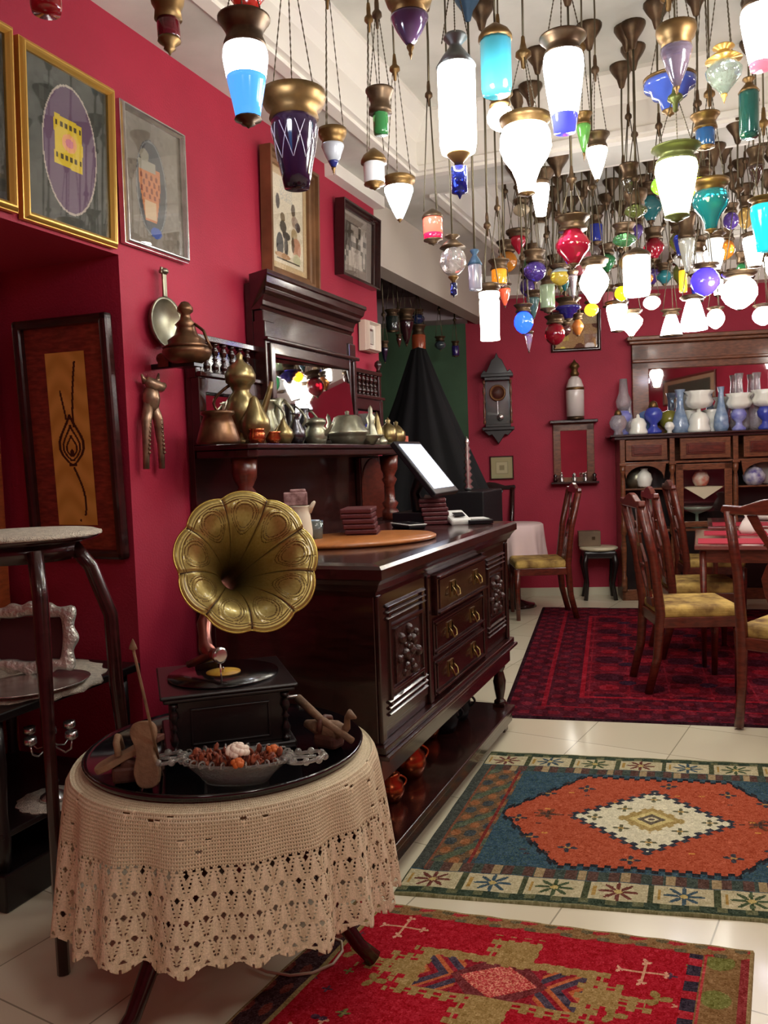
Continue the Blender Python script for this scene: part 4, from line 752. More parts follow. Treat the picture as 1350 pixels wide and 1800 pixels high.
# white cable on the floor
mb = MB(); pts = [onZ(px, py, .008) for px, py in ((440, 1695), (470, 1708), (510, 1715), (550, 1710), (585, 1695), (602, 1672), (600, 1655), (560, 1640), (520, 1560))]
P_ = []
for i in range(len(pts)-1):
    for k in range(5): P_.append(pts[i]+(pts[i+1]-pts[i])*k/5)
o_ = obj('power_cable', MB().tube([Vector([float(v) for v in p]) for p in P_], .004, 6), mat('cable_white', (196, 180, 156), .5), None); tag(o_, 'white power cable looping on the floor under the crochet cloth', 'cable')
# ================================================================== tall plant stand, console, candelabrum
t = thing('plant_stand', 'tall dark three-legged round stand topped with a lace doily at the left edge', 'stand', (-2.0, 1.93, .0))
obj('top', MB().lathe([(0, 1.145), (.22, 1.145), (.235, 1.155), (.23, 1.168), (0, 1.168)], 40), WOOD, t); obj('apron', MB().lathe([(.17, 1.09), (.18, 1.145)], 30), WOOD, t)
for pts in ([(.19, -.13, 1.13), (.21, -.14, 1.0), (.225, -.155, .86), (.25, -.18, .6), (.322, -.25, .0)], [(.15, .06, 1.13), (.18, .1, 1.06), (.225, .125, .907), (.235, .12, .7), (.25, .14, .35), (.28, .17, 0)], [(-.15, -.1, 1.13), (-.2, -.16, .9), (-.22, -.2, .6), (-.25, -.36, 0)]): 
    obj('leg', MB().tube(pts, [.022]*(len(pts)-2)+[.017, .017], 8), WOOD, t)
dm = MB(); dm.lathe([(0, 0), (.22, 0), (.238, -.002), (.24, -.010), (.236, -.010), (.234, -.002), (.22, .004), (0, .004)], 60, wob=lambda a, z: 1+.012*math.cos(22*a)*(z < -.001))
DOI = mat('lace_cotton', (206, 196, 178), .9, bump=1., bscale=220, var=.2, vscale=60)
put(tag(obj('lace_doily', dm, DOI), 'pale lace doily on the tall round stand', 'doily'), (-2.0, 1.93, 1.17))
CN = thing('console_cabinet', 'low dark open console with a shelf, inside the recess behind the stand', 'console', (-2.38, 2.18, 0))
obj('top', MB().box((0, 0, .615), (.66, .68, .03)), BLACKW, CN, .006); obj('shelf', MB().box((0, 0, .235), (.6, .62, .02)), BLACKW, CN, .004); obj('base', MB().box((0, 0, .06), (.62, .64, .12)), BLACKW, CN, .006)
for sx in (-1, 1):
    for sy in (-1, 1): obj('leg', MB().lathe([(.02, .12), (.024, .22), (.018, .3), (.024, .45), (.02, .6)], 10, (sx*.28, sy*.29, 0)), BLACKW, CN)
obj('back_panel', MB().box((-.3, 0, .36), (.01, .6, .5)), WOOD, CN)
dm = MB(); dm.lathe([(0, 0), (.29, 0), (.33, -.004), (.335, -.02), (.325, -.02), (.31, .0), (.28, .004), (0, .004)], 60, wob=lambda a, z: 1+.03*math.cos(18*a)*(z < -.001))
put(tag(obj('lace_doily', dm, DOI), 'pale lace doily with scalloped edge on the low console', 'doily'), (-2.35, 2.17, .636))
q = onZ(85, 1203, .64); put(tag(obj('silver_tray', MB().lathe([(0, 0), (.12, 0), (.15, .008), (.155, .014), (.14, .01), (.11, .005), (0, .005)], 40, sx=1.25), SILV), 'oval silver dish lying before the ornate frame on the console', 'dish'), (-2.16, 2.1, .641), 1.2)
t = thing('silver_picture_frame', 'ornate scalloped silver picture frame standing empty on the lace-covered console', 'frame', (-2.27, 2.2, .645), (-.15, 0, .3))
mb = MB(); N = 96; P = []; pr = [(0, 0), (.1, -.012), (.5, -.02), (.9, -.01), (1, 0), (.5, .006)]
for k in range(N):
    a = 2*PI*k/N; c_, s_ = math.cos(a), math.sin(a); q_ = 1/max(abs(c_)/.17, abs(s_)/.125); qi = 1/max(abs(c_)/.12, abs(s_)/.078)
    corner = min(1, (abs(c_*s_)*2)**3); ro = q_*(1-.16*corner)*(1+.05*math.cos(12*a))+.012*corner; ri = qi*(1-.1*corner)
    for (o, y) in pr: r = ri+(ro-ri)*o; P.append((r*c_, y, .13+r*s_))
n = len(pr); mb.add(P, [(k*n+i, ((k+1) % N)*n+i, ((k+1) % N)*n+(i+1) % n, k*n+(i+1) % n) for k in range(N) for i in range(n)], True)
obj('border', mb, mat('embossed_silver', (214, 210, 200), .3, metal=.65, bump=1., bscale=60), t); obj('backing', MB().bx((-.115, .004, .05), (.115, .007, .205)), mat('frame_velvet', (70, 22, 26), .8), t); obj('strut', MB().box((0, .04, .08), (.03, .005, .17), (-.35, 0, 0)), SILV, t)
q = onX(95, 1392, -2.13); t = thing('candelabrum', 'silver candelabrum with curving arms and candle cups on the console shelf', 'candelabrum', (q[0], q[1], .25), .5)
obj('stem', MB().lathe([(0, 0), (.05, 0), (.045, .012), (.015, .03), (.012, .05), (.02, .06), (.01, .075), (.01, .11), (.016, .12), (.008, .13), (.008, .19), (.012, .2), (.008, .215)], 16), SILV, t)
for k in range(4):
    a = PI/4+k*PI/2+.3; c_, s_ = math.cos(a), math.sin(a)
    ar = obj('arm', MB().tube([(0, 0, .19), (c_*.03, s_*.03, .175), (c_*.06, s_*.06, .165), (c_*.085, s_*.085, .18), (c_*.09, s_*.09, .21)], .0035), SILV, t)
    obj('candle_cup', MB().lathe([(0, 0), (.01, 0), (.022, .01), (.02, .03), (.012, .03), (0, .02)], 12, (c_*.09, s_*.09, .21)), SILV, ar)
obj('candle_cup', MB().lathe([(0, 0), (.01, 0), (.022, .01), (.02, .03), (.012, .03), (0, .02)], 12, (0, 0, .215)), SILV, t)
put(tag(obj('lace_doily', MB().lathe([(0, 0), (.1, 0), (.12, -.001), (.12, .003), (0, .003)], 40, wob=lambda a, z: 1+.04*math.cos(14*a)), DOI), 'white lace doily under the silver candelabrum', 'doily'), (q[0], q[1], .2462))
# ================================================================== back wall : clock, pictures, bracket mirror, cabinet
RB = BA
def onback(name, label, cat, s, z, n=0., group=None): return thing(name, label, cat, tuple(bpt(s, n)[:2])+(z,), RB, group)
ck = onback('wall_clock', 'dark carved pendulum wall clock with brass dial on the back wall', 'clock', -1.052, 1.47)
obj('case', MB().bx((-.12, -.02, .16), (.12, 0, .62)).bx((-.12, -.13, .16), (.12, -.0, .19)).bx((-.12, -.13, .6), (.12, 0, .63)).bx((-.15, -.15, .63), (.15, 0, .66)).bx((-.15, -.15, .13), (.15, 0, .16)), BLACKW, ck, .004)
obj('crest', MB().prism([(-.15, .66), (-.12, .70), (-.10, .68), (-.07, .74), (-.05, .79), (-.02, .81), (0, .86), (.02, .81), (.05, .79), (.07, .74), (.10, .68), (.12, .70), (.15, .66)], -.12, -.04, 'y'), BLACKW, ck, .004)
obj('lower_bracket', MB().prism([(-.14, .13), (.14, .13), (.09, .08), (.06, .09), (.02, .03), (0, 0), (-.02, .03), (-.06, .09), (-.09, .08)], -.11, 0, 'y'), BLACKW, ck, .004)
for s_ in (-1, 1): obj('colonette', MB().lathe(baluster(.41, .014), 10, (s_*.125, -.13, .19)), WOODB, ck)
dl = obj('dial', MB().at(Matrix.Translation((0, -.06, .485))@Matrix.Rotation(PI/2, 4, 'X')).lathe([(0, .0), (.055, 0), (.06, .006), (.072, .012), (.078, .004), (.078, -.01), (0, -.01)], 30), BRASS, ck)
obj('dial_face', MB().at(Matrix.Translation((0, -.066, .485))@Matrix.Rotation(PI/2, 4, 'X')).lathe([(0, .001), (.05, .001), (.05, -.002), (0, -.002)], 24), mat('dial_face', (70, 50, 36), .5), dl)
obj('clock_hand', MB().box((-.012, -.070, .492), (.03, .002, .004), (0, -.5, 0)).box((.008, -.070, .50), (.004, .002, .034), (0, .4, 0)), BLACKW, dl)
pd = obj('pendulum', MB().bx((-.002, -.06, .27), (.002, -.056, .42)).at(Matrix.Translation((.02, -.06, .255))@Matrix.Rotation(PI/2, 4, 'X')).lathe([(0, .008), (.03, .004), (.034, 0), (0, -.004)], 20), SILV, ck)
obj('pane', MB().box((0, -.105, .395), (.20, .002, .40), (.11, 0, 0)), PANE, ck)
W_, H = 34, 34; U, V = uv(W_, H); c = fill(W_, H, (176, 172, 130)); m_ = np.maximum(np.abs(U-.5), np.abs(V-.5)); c[(m_ < .3)] = (150, 148, 112); c[m_ < .27] = (196, 192, 152); c[m_ < .12] = (150, 146, 110)
put(frame('framed_picture', 'small square dark-edged frame with pale green mount under the wall clock', .225, .225, .012, WOOD, c, W_, H, .025), tuple(bpt(-1.03, .005)[:2])+(1.243,), (0, 0, RB))
W_, H = 60, 50; U, V = uv(W_, H); c = fill(W_, H, (186, 150, 104)); c[(V > .3) & (np.sin(U*14)+np.sin(V*11+U*5) > .7)] = (112, 74, 54); c[(V < .3)] = (196, 176, 140); c[(U > .7) & (V > .6)] = (160, 120, 96); c += noise2(W_, H, 8)
put(frame('framed_picture', 'wide dark-framed tan picture high on the back wall behind the hanging lamps', .46, .38, .035, WOOD, c, W_, H, .04), tuple(bpt(-.31, .005)[:2])+(2.50,), (.06, 0, RB))
bm = onback('bracket_mirror', 'dark wooden bracket shelf with mirrored back hung on the back wall', 'mirror', -.352, 1.07)
obj('back_frame', MB().bx((-.19, -.03, 0), (-.12, 0, .55)).bx((.12, -.03, 0), (.19, 0, .55)).bx((-.19, -.03, .5), (.19, 0, .58)).bx((-.19, -.03, 0), (.19, 0, .06)), WOODB, bm, .004)
obj('cornice', MB().bx((-.22, -.12, .57), (.22, 0, .60)), WOOD, bm, .006); obj('shelf', MB().bx((-.22, -.12, .0), (.22, 0, .02)), WOOD, bm, .004); obj('mirror', MB().bx((-.12, -.02, .06), (.12, -.01, .5)), MIRR, bm)
for s_ in (-1, 1): obj('finial', MB().lathe([(.015, 0), (.024, .02), (.012, .04), (.022, .06), (.001, .08)], 10, (s_*.18, -.09, .02)), WOOD, bm)
for i, (x_, lab) in enumerate(((-.12, 'small silver figurine, left on the bracket shelf'), (.0, 'small silver figurine, middle of the bracket shelf'), (.1, 'small silver figurine, right on the bracket shelf'))):
    p = bpt(-.352+x_, .06); t = tag(obj('figurine', MB().lathe([(0, 0), (.025, 0), (.018, .01), (.026, .03), (.012, .05), (.02, .06), (.001, .08)], 10), SILV, None), lab, 'figurine', 'silver figurines on the bracket shelf'); put(t, (p[0], p[1], 1.09))
bt = onback('white_vase_lamp', 'tall white cylinder oil lamp with gilt band and brass burner on the bracket', 'oil lamp', -.335, 1.67, .098)
obj('base', MB().lathe([(0, 0), (.08, 0), (.08, .02), (.06, .03), (0, .03)], 20), BRASSD, bt); obj('body', MB().lathe([(0, .03), (.082, .03), (.084, .27), (.078, .29), (.08, .31), (.06, .37), (.035, .40), (0, .4)], 26), mat('white_porcelain', (224, 216, 210), .2, coat=.5), bt)
obj('gilt_band', MB().lathe([(.08, .27), (.086, .275), (.086, .295), (.078, .30)], 26), BRASS, bt); obj('burner', MB().lathe([(.03, .4), (.045, .42), (.03, .45), (.03, .47), (.05, .49), (.035, .52), (.02, .53), (.001, .56)], 16), BRASS, bt)
# --- the long carved cabinet
CB = onback('display_cabinet', 'long carved brown cabinet with arched niches and drawers along the back wall', 'cabinet', 0, 0)
n0 = -.35; CL, CR = .03, 2.25
mb = MB().bx((CL, n0, 1.235), (CR, -.005, 1.255)).bx((CL, -.02, 0), (CR, -.005, 1.49)).bx((CL, n0, 0), (CL+.03, -.005, 1.47)).bx((CR-.03, n0, 0), (CR, -.005, 1.47)).bx((CL, n0, 0), (CR, -.005, .1)).bx((CL, n0+.02, .62), (CR, -.005, .645)).bx((CL, n0+.06, 1.0), (CR, -.005, 1.015))
obj('carcass', mb, WOODB, CB, .003)
obj('top', MB().bx((CL-.09, n0-.06, 1.487), (CR+.09, -.005, 1.505)).bx((CL-.05, n0-.03, 1.46), (CR+.05, -.005, 1.487)), WOOD, CB, .004)
secs = [(CL, .46), (.5, 1.0), (1.04, 1.5), (1.54, CR)]
for i, (a, b) in enumerate(secs):
    dw = obj('drawer', MB().bx((a+.05, n0-.012, 1.27), (b-.02, n0+.02, 1.455)), WOODB, CB, .004)
    obj('drawer_panel', MB().bx((a+.1, n0-.022, 1.31), (b-.07, n0-.012, 1.41)).bx((a+.115, n0-.03, 1.325), (b-.085, n0-.022, 1.395)), WOODR, dw, .005)
for s_ in (CL+.02, .48, 1.02, 1.52, CR-.02):
    cp = obj('pilaster', MB().bx((s_-.022, n0-.02, 1.25), (s_+.022, n0+.02, 1.47)).bx((s_-.03, n0-.035, 1.225), (s_+.03, n0+.02, 1.25)), WOODB, CB, .003)
    obj('turned_post', MB().lathe([(.026, 0), (.026, .12), (.016, .14), (.024, .3), (.026, .4), (.016, .5), (.026, .52), (.026, .6), (.016, .63), (.024, .8), (.022, 1.0), (.014, 1.05), (.026, 1.08), (.026, 1.14)], 12, (s_, n0, .09)), WOODB, CB)
for (a, b) in ((secs[0]), (secs[2])):
    cx_, hw = (a+b)/2, (b-a)/2-.03; out = [(cx_-hw, 1.235)]+[(cx_+(hw-.02)*math.cos(PI-PI*i/12), 1.10+.12*math.sin(PI*i/12)) for i in range(13)]+[(cx_+hw, 1.235)]
    out = [(cx_-hw, 1.05)]+[] if False else out
    obj('arch', MB().prism(out[::-1], n0, n0+.02, 'y'), WOODB, CB, .003)
dr = obj('door', MB().bx((.51, n0-.01, .66), (.575, n0+.012, 1.225)).bx((.925, n0-.01, .66), (.99, n0+.012, 1.225)).bx((.51, n0-.01, 1.17), (.99, n0+.012, 1.225)).bx((.51, n0-.01, .66), (.99, n0+.012, .71)), WOODB, CB, .004)
obj('pane', MB().bx((.575, n0-.002, .71), (.925, n0+.001, 1.17)), PANE, dr)
obj('dark_lining', MB().bx((CL+.03, -.03, .645), (CR-.03, -.02, 1.235)), BLACKW, CB)
obj('lower_door', MB().bx((.06, n0+.03, .1), (.46, n0+.045, .62)).bx((.5, n0+.03, .1), (1.0, n0+.045, .62)).bx((1.04, n0+.03, .1), (1.5, n0+.045, .62)), BLACKW, CB, .004)
om = onback('overmantel_mirror', 'broad brown carved wooden mirror standing on the long cabinet', 'mirror', 0, 1.506); a, b = .19, 1.55
obj('frame', MB().bx((a, -.06, 0), (a+.15, -.006, .82)).bx((b-.15, -.06, 0), (b, -.006, .82)).bx((a, -.06, .6), (b, -.006, .83)).bx((a, -.05, 0), (b, -.006, .08)), WOODB, om, .006)
obj('cornice', MB().bx((a-.03, -.11, .83), (b+.03, -.006, .86)).bx((a-.05, -.13, .86), (b+.05, -.006, .9)).bx((a, -.09, .66), (b, -.06, .69)), WOODB, om, .008)
obj('mirror', MB().bx((a+.15, -.03, .08), (b-.15, -.02, .6)), MIRR, om)
# --- glass and china on top of the cabinet ; px, base py, kind
WG = mat('opal_white', (244, 245, 234), .2, coat=.6); BG = glass((70, 84, 190), 0, .25, .08); LB = mat('marbled_blue_glass', (176, 198, 224), .1, trans=.25, coat=.5, rgb2=(120, 150, 190), vscale=22); CLG = mat('clear_cut_glass', (226, 220, 226), .08, trans=.7, coat=.5, bump=.6, bscale=70); BLU = glass((110, 150, 210), 0, .2, .1); OLV = glass((150, 146, 60), 0, .3, .1); LIL = mat('lavender_glass', (176, 180, 236), .1, trans=.2, coat=.5, rgb2=(120, 120, 210), vscale=16)
PR = {
 'oil': [(0, 0), (.045, 0), (.05, .015), (.025, .04), (.022, .06), (.05, .09), (.055, .12), (.04, .15), (.022, .16)],
 'globe': [(0, 0), (.04, 0), (.03, .03), (.06, .06), (.07, .1), (.05, .145), (.02, .16)],
 'tall': [(0, 0), (.05, 0), (.055, .04), (.04, .10), (.022, .16), (.02, .22), (.03, .27), (.02, .27)],
 'tulip': [(0, 0), (.05, 0), (.045, .03), (.025, .06), (.03, .1), (.06, .15), (.055, .19), (.075, .22), (.06, .22), (.045, .18)],
 'low': [(0, 0), (.07, 0), (.075, .015), (.06, .05), (.065, .08), (.045, .12), (.015, .13), (.012, .15), (.001, .16)],
 'bottle': [(0, 0), (.04, 0), (.05, .03), (.045, .1), (.03, .15), (.02, .2), (.016, .26), (.022, .3), (.012, .3)],
 'chim': [(.025, .15), (.045, .18), (.05, .22), (.03, .27), (.024, .36), (.02, .36)]}
def china(px, py, n, kind, m, lab, cat, s=1., cap=None, frill=False, nm=None):
    sp = float(np.dot(onB(px, py, n)-BP, BU)); p = bpt(sp, n); z = 1.506
    s *= 1.15; t = thing(nm or cat.replace(' ', '_'), lab, cat, (p[0], p[1], z), 0)
    w = (lambda a, zz: 1+.08*math.cos(8*a)*(zz > .17*s)) if frill else None
    obj('body', MB().lathe([(r*s, h*s) for r, h in PR[kind]], 18, wob=w), m, t)
    if cap == 'burner': obj('burner', MB().lathe([(.02*s, .15*s), (.03*s, .16*s), (.02*s, .19*s), (.001, .2*s)], 12), BRASS, t)
    if cap == 'chimney': obj('burner', MB().lathe([(.02*s, .155*s), (.03*s, .165*s), (.022*s, .18*s)], 12), BRASS, t); obj('chimney', MB().lathe([(r*s, h*s) for r, h in PR['chim']], 14), CLG, t)
    if cap == 'white': obj('frilled_shade', MB().lathe([(.03*s, .15*s), (.07*s, .165*s), (.085*s, .195*s), (.068*s, .235*s), (.09*s, .265*s), (.08*s, .265*s), (.055*s, .235*s), (.06*s, .19*s), (.02*s, .165*s)], 24, wob=lambda a, zz: 1+.08*math.cos(9*a)), WG, t)
    return t
china(1087, 766, .3, 'globe', CLG, 'clear bulbous oil lamp on a brass foot, leftmost on the cabinet top', 'oil lamp', 1.0, 'burner')
china(1097, 757, .12, 'oil', LIL, 'violet clear lamp with tall chimney behind the leftmost bulb', 'oil lamp', 1.25, 'chimney')
china(1107, 757, .14, 'bottle', CLG, 'clear engraved glass chimney right of the violet lamp', 'chimney', .9)
china(1122, 764, .3, 'low', WG, 'low white covered bowl second from the left on the cabinet top', 'covered bowl', 1.0)
china(1138, 752, .1, 'globe', BLU, 'sky blue globe vase set behind the cobalt oil lamp', 'vase', 1.2)
china(1149, 761, .28, 'oil', BG, 'cobalt blue squat oil lamp near the cabinet left side', 'oil lamp', 1.3, 'burner')
china(1177, 755, .12, 'globe', OLV, 'olive and yellow glass vase standing against the mirror foot', 'vase', 1.15)
china(1177, 762, .32, 'globe', WG, 'small white china ball beside the cobalt lamp', 'ornament', .55)
china(1196, 761, .24, 'tall', LB, 'pale lilac glass vase with flared neck', 'vase', 1.25, frill=True)
china(1229, 760, .28, 'low', WG, 'wide white lamp base with large frilled shade, middle of the cabinet', 'table lamp', 1.2, 'white', nm='table_lamp')
china(1215, 757, .14, 'tulip', WG, 'white flower-shaped vase left behind the frilled shade lamp', 'vase', .8, frill=True)
china(1251, 757, .14, 'tulip', WG, 'white tulip vase right behind the frilled shade lamp', 'vase', .8, frill=True)
china(1268, 758, .24, 'bottle', LB, 'icy blue marbled tall vase with split neck', 'vase', 1.15, frill=True)
china(1299, 756, .26, 'oil', LIL, 'lavender blue lamp with white frilled collar', 'oil lamp', 1.08, 'white')
china(1300, 750, .12, 'bottle', CLG, 'silvery tall bottle vase rising behind the lavender lamp', 'bottle', 1.5)
china(1331, 748, .12, 'bottle', CLG, 'second silvery bottle vase, right of the first against the mirror', 'bottle', 1.5)
china(1346, 754, .28, 'oil', BG, 'deep blue lamp with white collar at the far right of the cabinet top', 'oil lamp', 1.15, 'white')
# --- pieces inside the cabinet
def inside(px, py, n, z, name, lab, cat, builder):
    sp = float(np.dot(onB(px, py, n)-BP, BU)); p = bpt(sp, n); t = thing(name, lab, cat, (p[0], p[1], z), RB); builder(t); return t
def jug_w(t):
    obj('body', MB().lathe([(0, 0), (.05, 0), (.06, .03), (.075, .08), (.06, .13), (.03, .16), (.035, .18), (.02, .18)], 18), WG, t); obj('foot_ring', MB().lathe([(.05, -.0), (.06, .0), (.055, .015)], 12), BRASSD, t)
inside(1133, 880, .2, 1.015, 'china_pitcher', 'white china pitcher inside the left arched niche', 'pitcher', jug_w)
inside(1120, 870, .12, 1.015, 'brass_teapot', 'round brassy teapot behind the white pitcher in the left niche', 'teapot', lambda t: obj('body', MB().lathe([(0, 0), (.07, 0), (.11, .06), (.1, .13), (.05, .18), (.012, .19), (.001, .21)], 18), PEWT, t))
def cloth_pot(t): obj('body', MB().lathe([(0, .004), (.05, .004), (.07, .04), (.075, .08), (.05, .13), (.015, .14), (.001, .16)], 18), mat('red_white_china', (226, 220, 200), .25, coat=.4, rgb2=(206, 70, 40), vscale=14), t)
inside(1232, 868, .2, 1.017, 'china_teapot', 'red and white china teapot on a folded cloth behind the glass door', 'teapot', cloth_pot)
def cloth_tri(t): obj('cloth', MB().add([(-.16, -.1, 0), (.16, -.1, 0), (.1, .08, 0), (-.1, .08, 0), (0, -.125, -.11), (-.16, -.12, -.005), (.16, -.12, -.005)], [(0, 1, 2, 3), (0, 5, 6, 1), (5, 4, 6)]), mat('ivory_cloth', (214, 206, 176), .8), t).modifiers.new('t', 'SOLIDIFY').__setattr__('thickness', .003)
inside(1232, 870, .22, 1.016, 'folded_cloth', 'ivory cloth hanging in a point from the cabinet shelf under the red teapot', 'cloth', cloth_tri)
inside(1225, 900, .2, .645, 'glass_dish', 'pale green stemmed glass dish on the lower cabinet shelf', 'dish', lambda t: obj('body', MB().lathe([(0, 0), (.06, 0), (.015, .02), (.015, .12), (.12, .16), (.14, .19), (.12, .19), (0, .14)], 20), glass((170, 190, 170), 0, .4, .1), t))
inside(1140, 930, .2, .645, 'green_glass_jar', 'tall green cut glass jar low in the left niche', 'jar', lambda t: obj('body', MB().lathe([(0, 0), (.08, 0), (.09, .05), (.085, .2), (.06, .26), (.07, .28), (.05, .28)], 18), glass((90, 120, 96), 0, .4, .1), t))
def bowl_b(t): obj('body', MB().lathe([(0, 0), (.06, 0), (.09, .04), (.1, .09), (.06, .15), (.015, .165), (.012, .18), (.001, .19)], 20), mat('blue_white_china', (214, 212, 218), .2, coat=.5, rgb2=(96, 84, 150), vscale=16), t)
inside(1326, 866, .24, 1.015, 'china_tureen', 'blue and white china tureen inside the right arched niche', 'tureen', bowl_b)
inside(1345, 860, .12, 1.015, 'china_plate', 'large grey white plate propped at the back of the right niche', 'plate', lambda t: obj('plate', MB().at(Matrix.Translation((0, 0, .11))@Matrix.Rotation(1.35, 4, 'X')).lathe([(0, 0), (.07, 0), (.11, .012), (.11, .016), (.07, .005), (0, .005)], 26), mat('grey_china', (180, 176, 172), .3, coat=.4), t))
# ================================================================== alcove : drape, desk
BLKC = mat('black_cloth', (10, 9, 13), .85, var=.4, vscale=3)
p = dep(735, 610, 6.7); dz = p[2]
t = thing('black_drape', 'tall black cloth drape rising to a point in the green alcove', 'drape', (p[0], p[1], 0))
obj('cloth', MB().lathe([(.62, 0), (.60, .9), (.43, 1.3), (.2, 1.85), (.06, dz-.02), (0, dz)], 96, wob=lambda a, z: 1+.06*math.sin(9*a)+.03*math.sin(17*a+1), sy=.55), BLKC, t)
p = dep(826, 900, 5.6); t = thing('cash_desk', 'plain black desk panel behind the till monitor', 'desk', (-1.72, 5.75, 0)); obj('panel', MB().box((0, 0, .56), (.35, .5, 1.12)), mat('black_laminate', (12, 11, 16), .5), t, .01)
p = dep(823, 800, 5.75); t = thing('spiral_stand', 'slim silver beaded finial standing on the black desk', 'ornament', (-1.70, 5.66, 1.12)); 
obj('beads', MB().lathe([(.001, .38)]+[((.02+.02*(1-i/16))*(1 if i % 2 else .5), .36*(i/16.)) for i in range(16, -1, -1)], 14), SILV, t)
# ================================================================== chairs and tables
FAB = mat('gold_damask', (202, 168, 90), .75, rgb2=(104, 72, 32), vscale=11, bump=.3, bscale=60)
nt = FAB.node_tree; 
def chair(label, x, y, rz, group=None, wood=WOODR):
    t = thing('dining_chair', label, 'chair', (x, y, 0), rz, group)          # front is local +y
    w, d = .44, .42
    for s_ in (-1, 1):
        obj('rear_post', MB().tube([(s_*.19, -.27, .0), (s_*.195, -.22, .2), (s_*.2, -.2, .45), (s_*.205, -.235, .75), (s_*.215, -.30, 1.05)], [.023, .025, .029, .025, .025], 8), wood, t)
        obj('leg', MB().tube([(s_*.20, .21, .42), (s_*.205, .215, .25), (s_*.2, .21, 0)], [.028, .022, .017], 8), wood, t)
    cr = [(-.25, 1.045), (-.24, 1.075), (-.15, 1.07), (-.06, 1.10), (0, 1.11), (.06, 1.10), (.15, 1.07), (.24, 1.075), (.25, 1.045), (.22, 1.03), (.1, 1.03), (0, 1.03), (-.1, 1.03), (-.22, 1.03)]
    obj('crest_rail', MB().at(Matrix.Translation((0, -.30, 0))).prism(cr, -.018, .018, 'y'), wood, t, .006)
    Ms = Matrix.Translation((0, -.2, .45))@Matrix.Rotation(.165, 4, 'X')
    mb = MB().at(Ms)
    half = [(.05, .03), (.04, .10), (.075, .2), (.085, .28), (.06, .34), (.035, .38), (.05, .44), (.10, .52), (.13, .585)]
    inn_ = [(.02, .06), (.016, .12), (.045, .21), (.052, .28), (.035, .32), (.015, .38), (.025, .44), (.06, .52), (.085, .585)]
    for s_ in (-1, 1):
        o_ = [(s_*a, b) for a, b in half]+[(s_*a, b) for a, b in inn_[::-1]]; mb.prism(o_ if s_ > 0 else o_[::-1], -.008, .008, 'y')
    mb.box((0, 0, .04), (.12, .018, .05)).box((0, 0, .37), (.06, .016, .02)).box((0, 0, .25), (.1, .016, .018)); mb.tube([(-.06, 0, .44), (0, 0, .5), (.06, 0, .44)], .008, 6)
    obj('splat', mb, wood, t, .002)
    obj('seat_rail', MB().bx((-.21, -.215, .37), (.21, -.18, .43)).bx((-.22, .19, .37), (.22, .225, .43)).bx((-.22, -.2, .37), (-.19, .21, .43)).bx((.19, -.2, .37), (.22, .21, .43)), wood, t, .004)
    mb = MB(); P = flatgrid(w+.02, d+.04, 8, 8, 'xy'); 
    o_ = obj('seat_cushion', MB().box((0, .015, .455), (w+.0, d+.01, .075)), FAB, t); md = o_.modifiers.new('b', 'BEVEL'); md.width = .03; md.segments = 4
    return t
c1 = chair('reddish dining chair seen from behind, nearest the camera at the right edge', .305, 4.48, -.42)
c2 = chair('side-on dining chair with gold seat, nearest of the three along the table left side', -.24, 5.06, -1.25, 'dining chairs along the left side of the tables')
dup(c2, (-.21, 5.88, 0), -1.32, 'side-on dining chair with gold seat, middle one along the table left side')
dup(c2, (-.17, 7.14, 0), -1.36, 'side-on dining chair with gold seat, furthest along the table left side by the cabinet')
dup(c2, (-1.50, 7.0, 0), 1.93, 'dining chair turned to the white-clothed table, its back towards the small black stool'); list(C.objects)[-1]
for o in list(C.objects):
    if o.get('label', '').startswith('dining chair turned'): del o['group']
cb = chair('dark dining chair against the back wall behind the white-clothed table', -2.1, 7.62, PI+.2, None, WOOD)
def dtable(lab, x0, x1, y0, y1, rot=.03):
    cx_, cy_ = (x0+x1)/2, (y0+y1)/2; t = thing('dining_table', lab, 'table', (cx_, cy_, 0), rot)
    hx_, hy_ = (x1-x0)/2, (y1-y0)/2
    obj('table_top', MB().box((0, 0, .745), (2*hx_, 2*hy_, .028)), mat('glossy_table_top', (120, 66, 62), .12, coat=.6), t, .005); obj('apron', MB().box((0, 0, .69), (2*hx_-.08, 2*hy_-.08, .08)), WOODR, t)
    for sx in (-1, 1):
        for sy in (-1, 1): obj('leg', MB().tube([(sx*(hx_-.05), sy*(hy_-.05), .72), (sx*(hx_-.05), sy*(hy_-.05), 0)], [.022, .014], 8), WOODR, t)
    return t
dtable('glossy dining table with red mats, nearer of the two', -.23, .75, 5.45, 6.55); dtable('glossy dining table with red mats, further one by the cabinet', -.18, .8, 6.75, 7.65)
PLM = mat('red_placemat', (178, 40, 62), .55, bump=.2, bscale=200)
for i, (x_, y_, lab) in enumerate(((.0, 5.7, 'red placemat on the near table corner closest to the camera'), (.02, 6.25, 'red placemat on the far left corner of the near table'), (.06, 7.0, 'red placemat on the near left corner of the far table'), (.5, 5.7, 'red placemat on the right half of the near table'), (.52, 6.25, 'red placemat on the far right corner of the near table'))):
    put(tag(obj('placemat', MB().box((0, 0, .0015), (.40, .30, .003)), PLM, None), lab, 'placemat', 'red placemats on the dining tables'), (x_, y_, .7675), .03)
for (px, py, lab) in ((1318, 935, 'white folded napkin on the near table behind the chair back'), (1345, 905, 'white folded napkin further back at the photo right edge')):
    p = onZ(px, py, .78); mb = MB(); mb.lathe([(0, 0), (.06, 0), (.075, .03), (.05, .08), (.03, .11), (.05, .15), (.02, .16)], 18, wob=lambda a, z: 1+.12*math.cos(5*a)); put(tag(obj('napkin', mb, mat('napkin_cotton', (226, 214, 206), .8), None), lab, 'napkin'), (p[0], min(p[1], 7.4), .771))
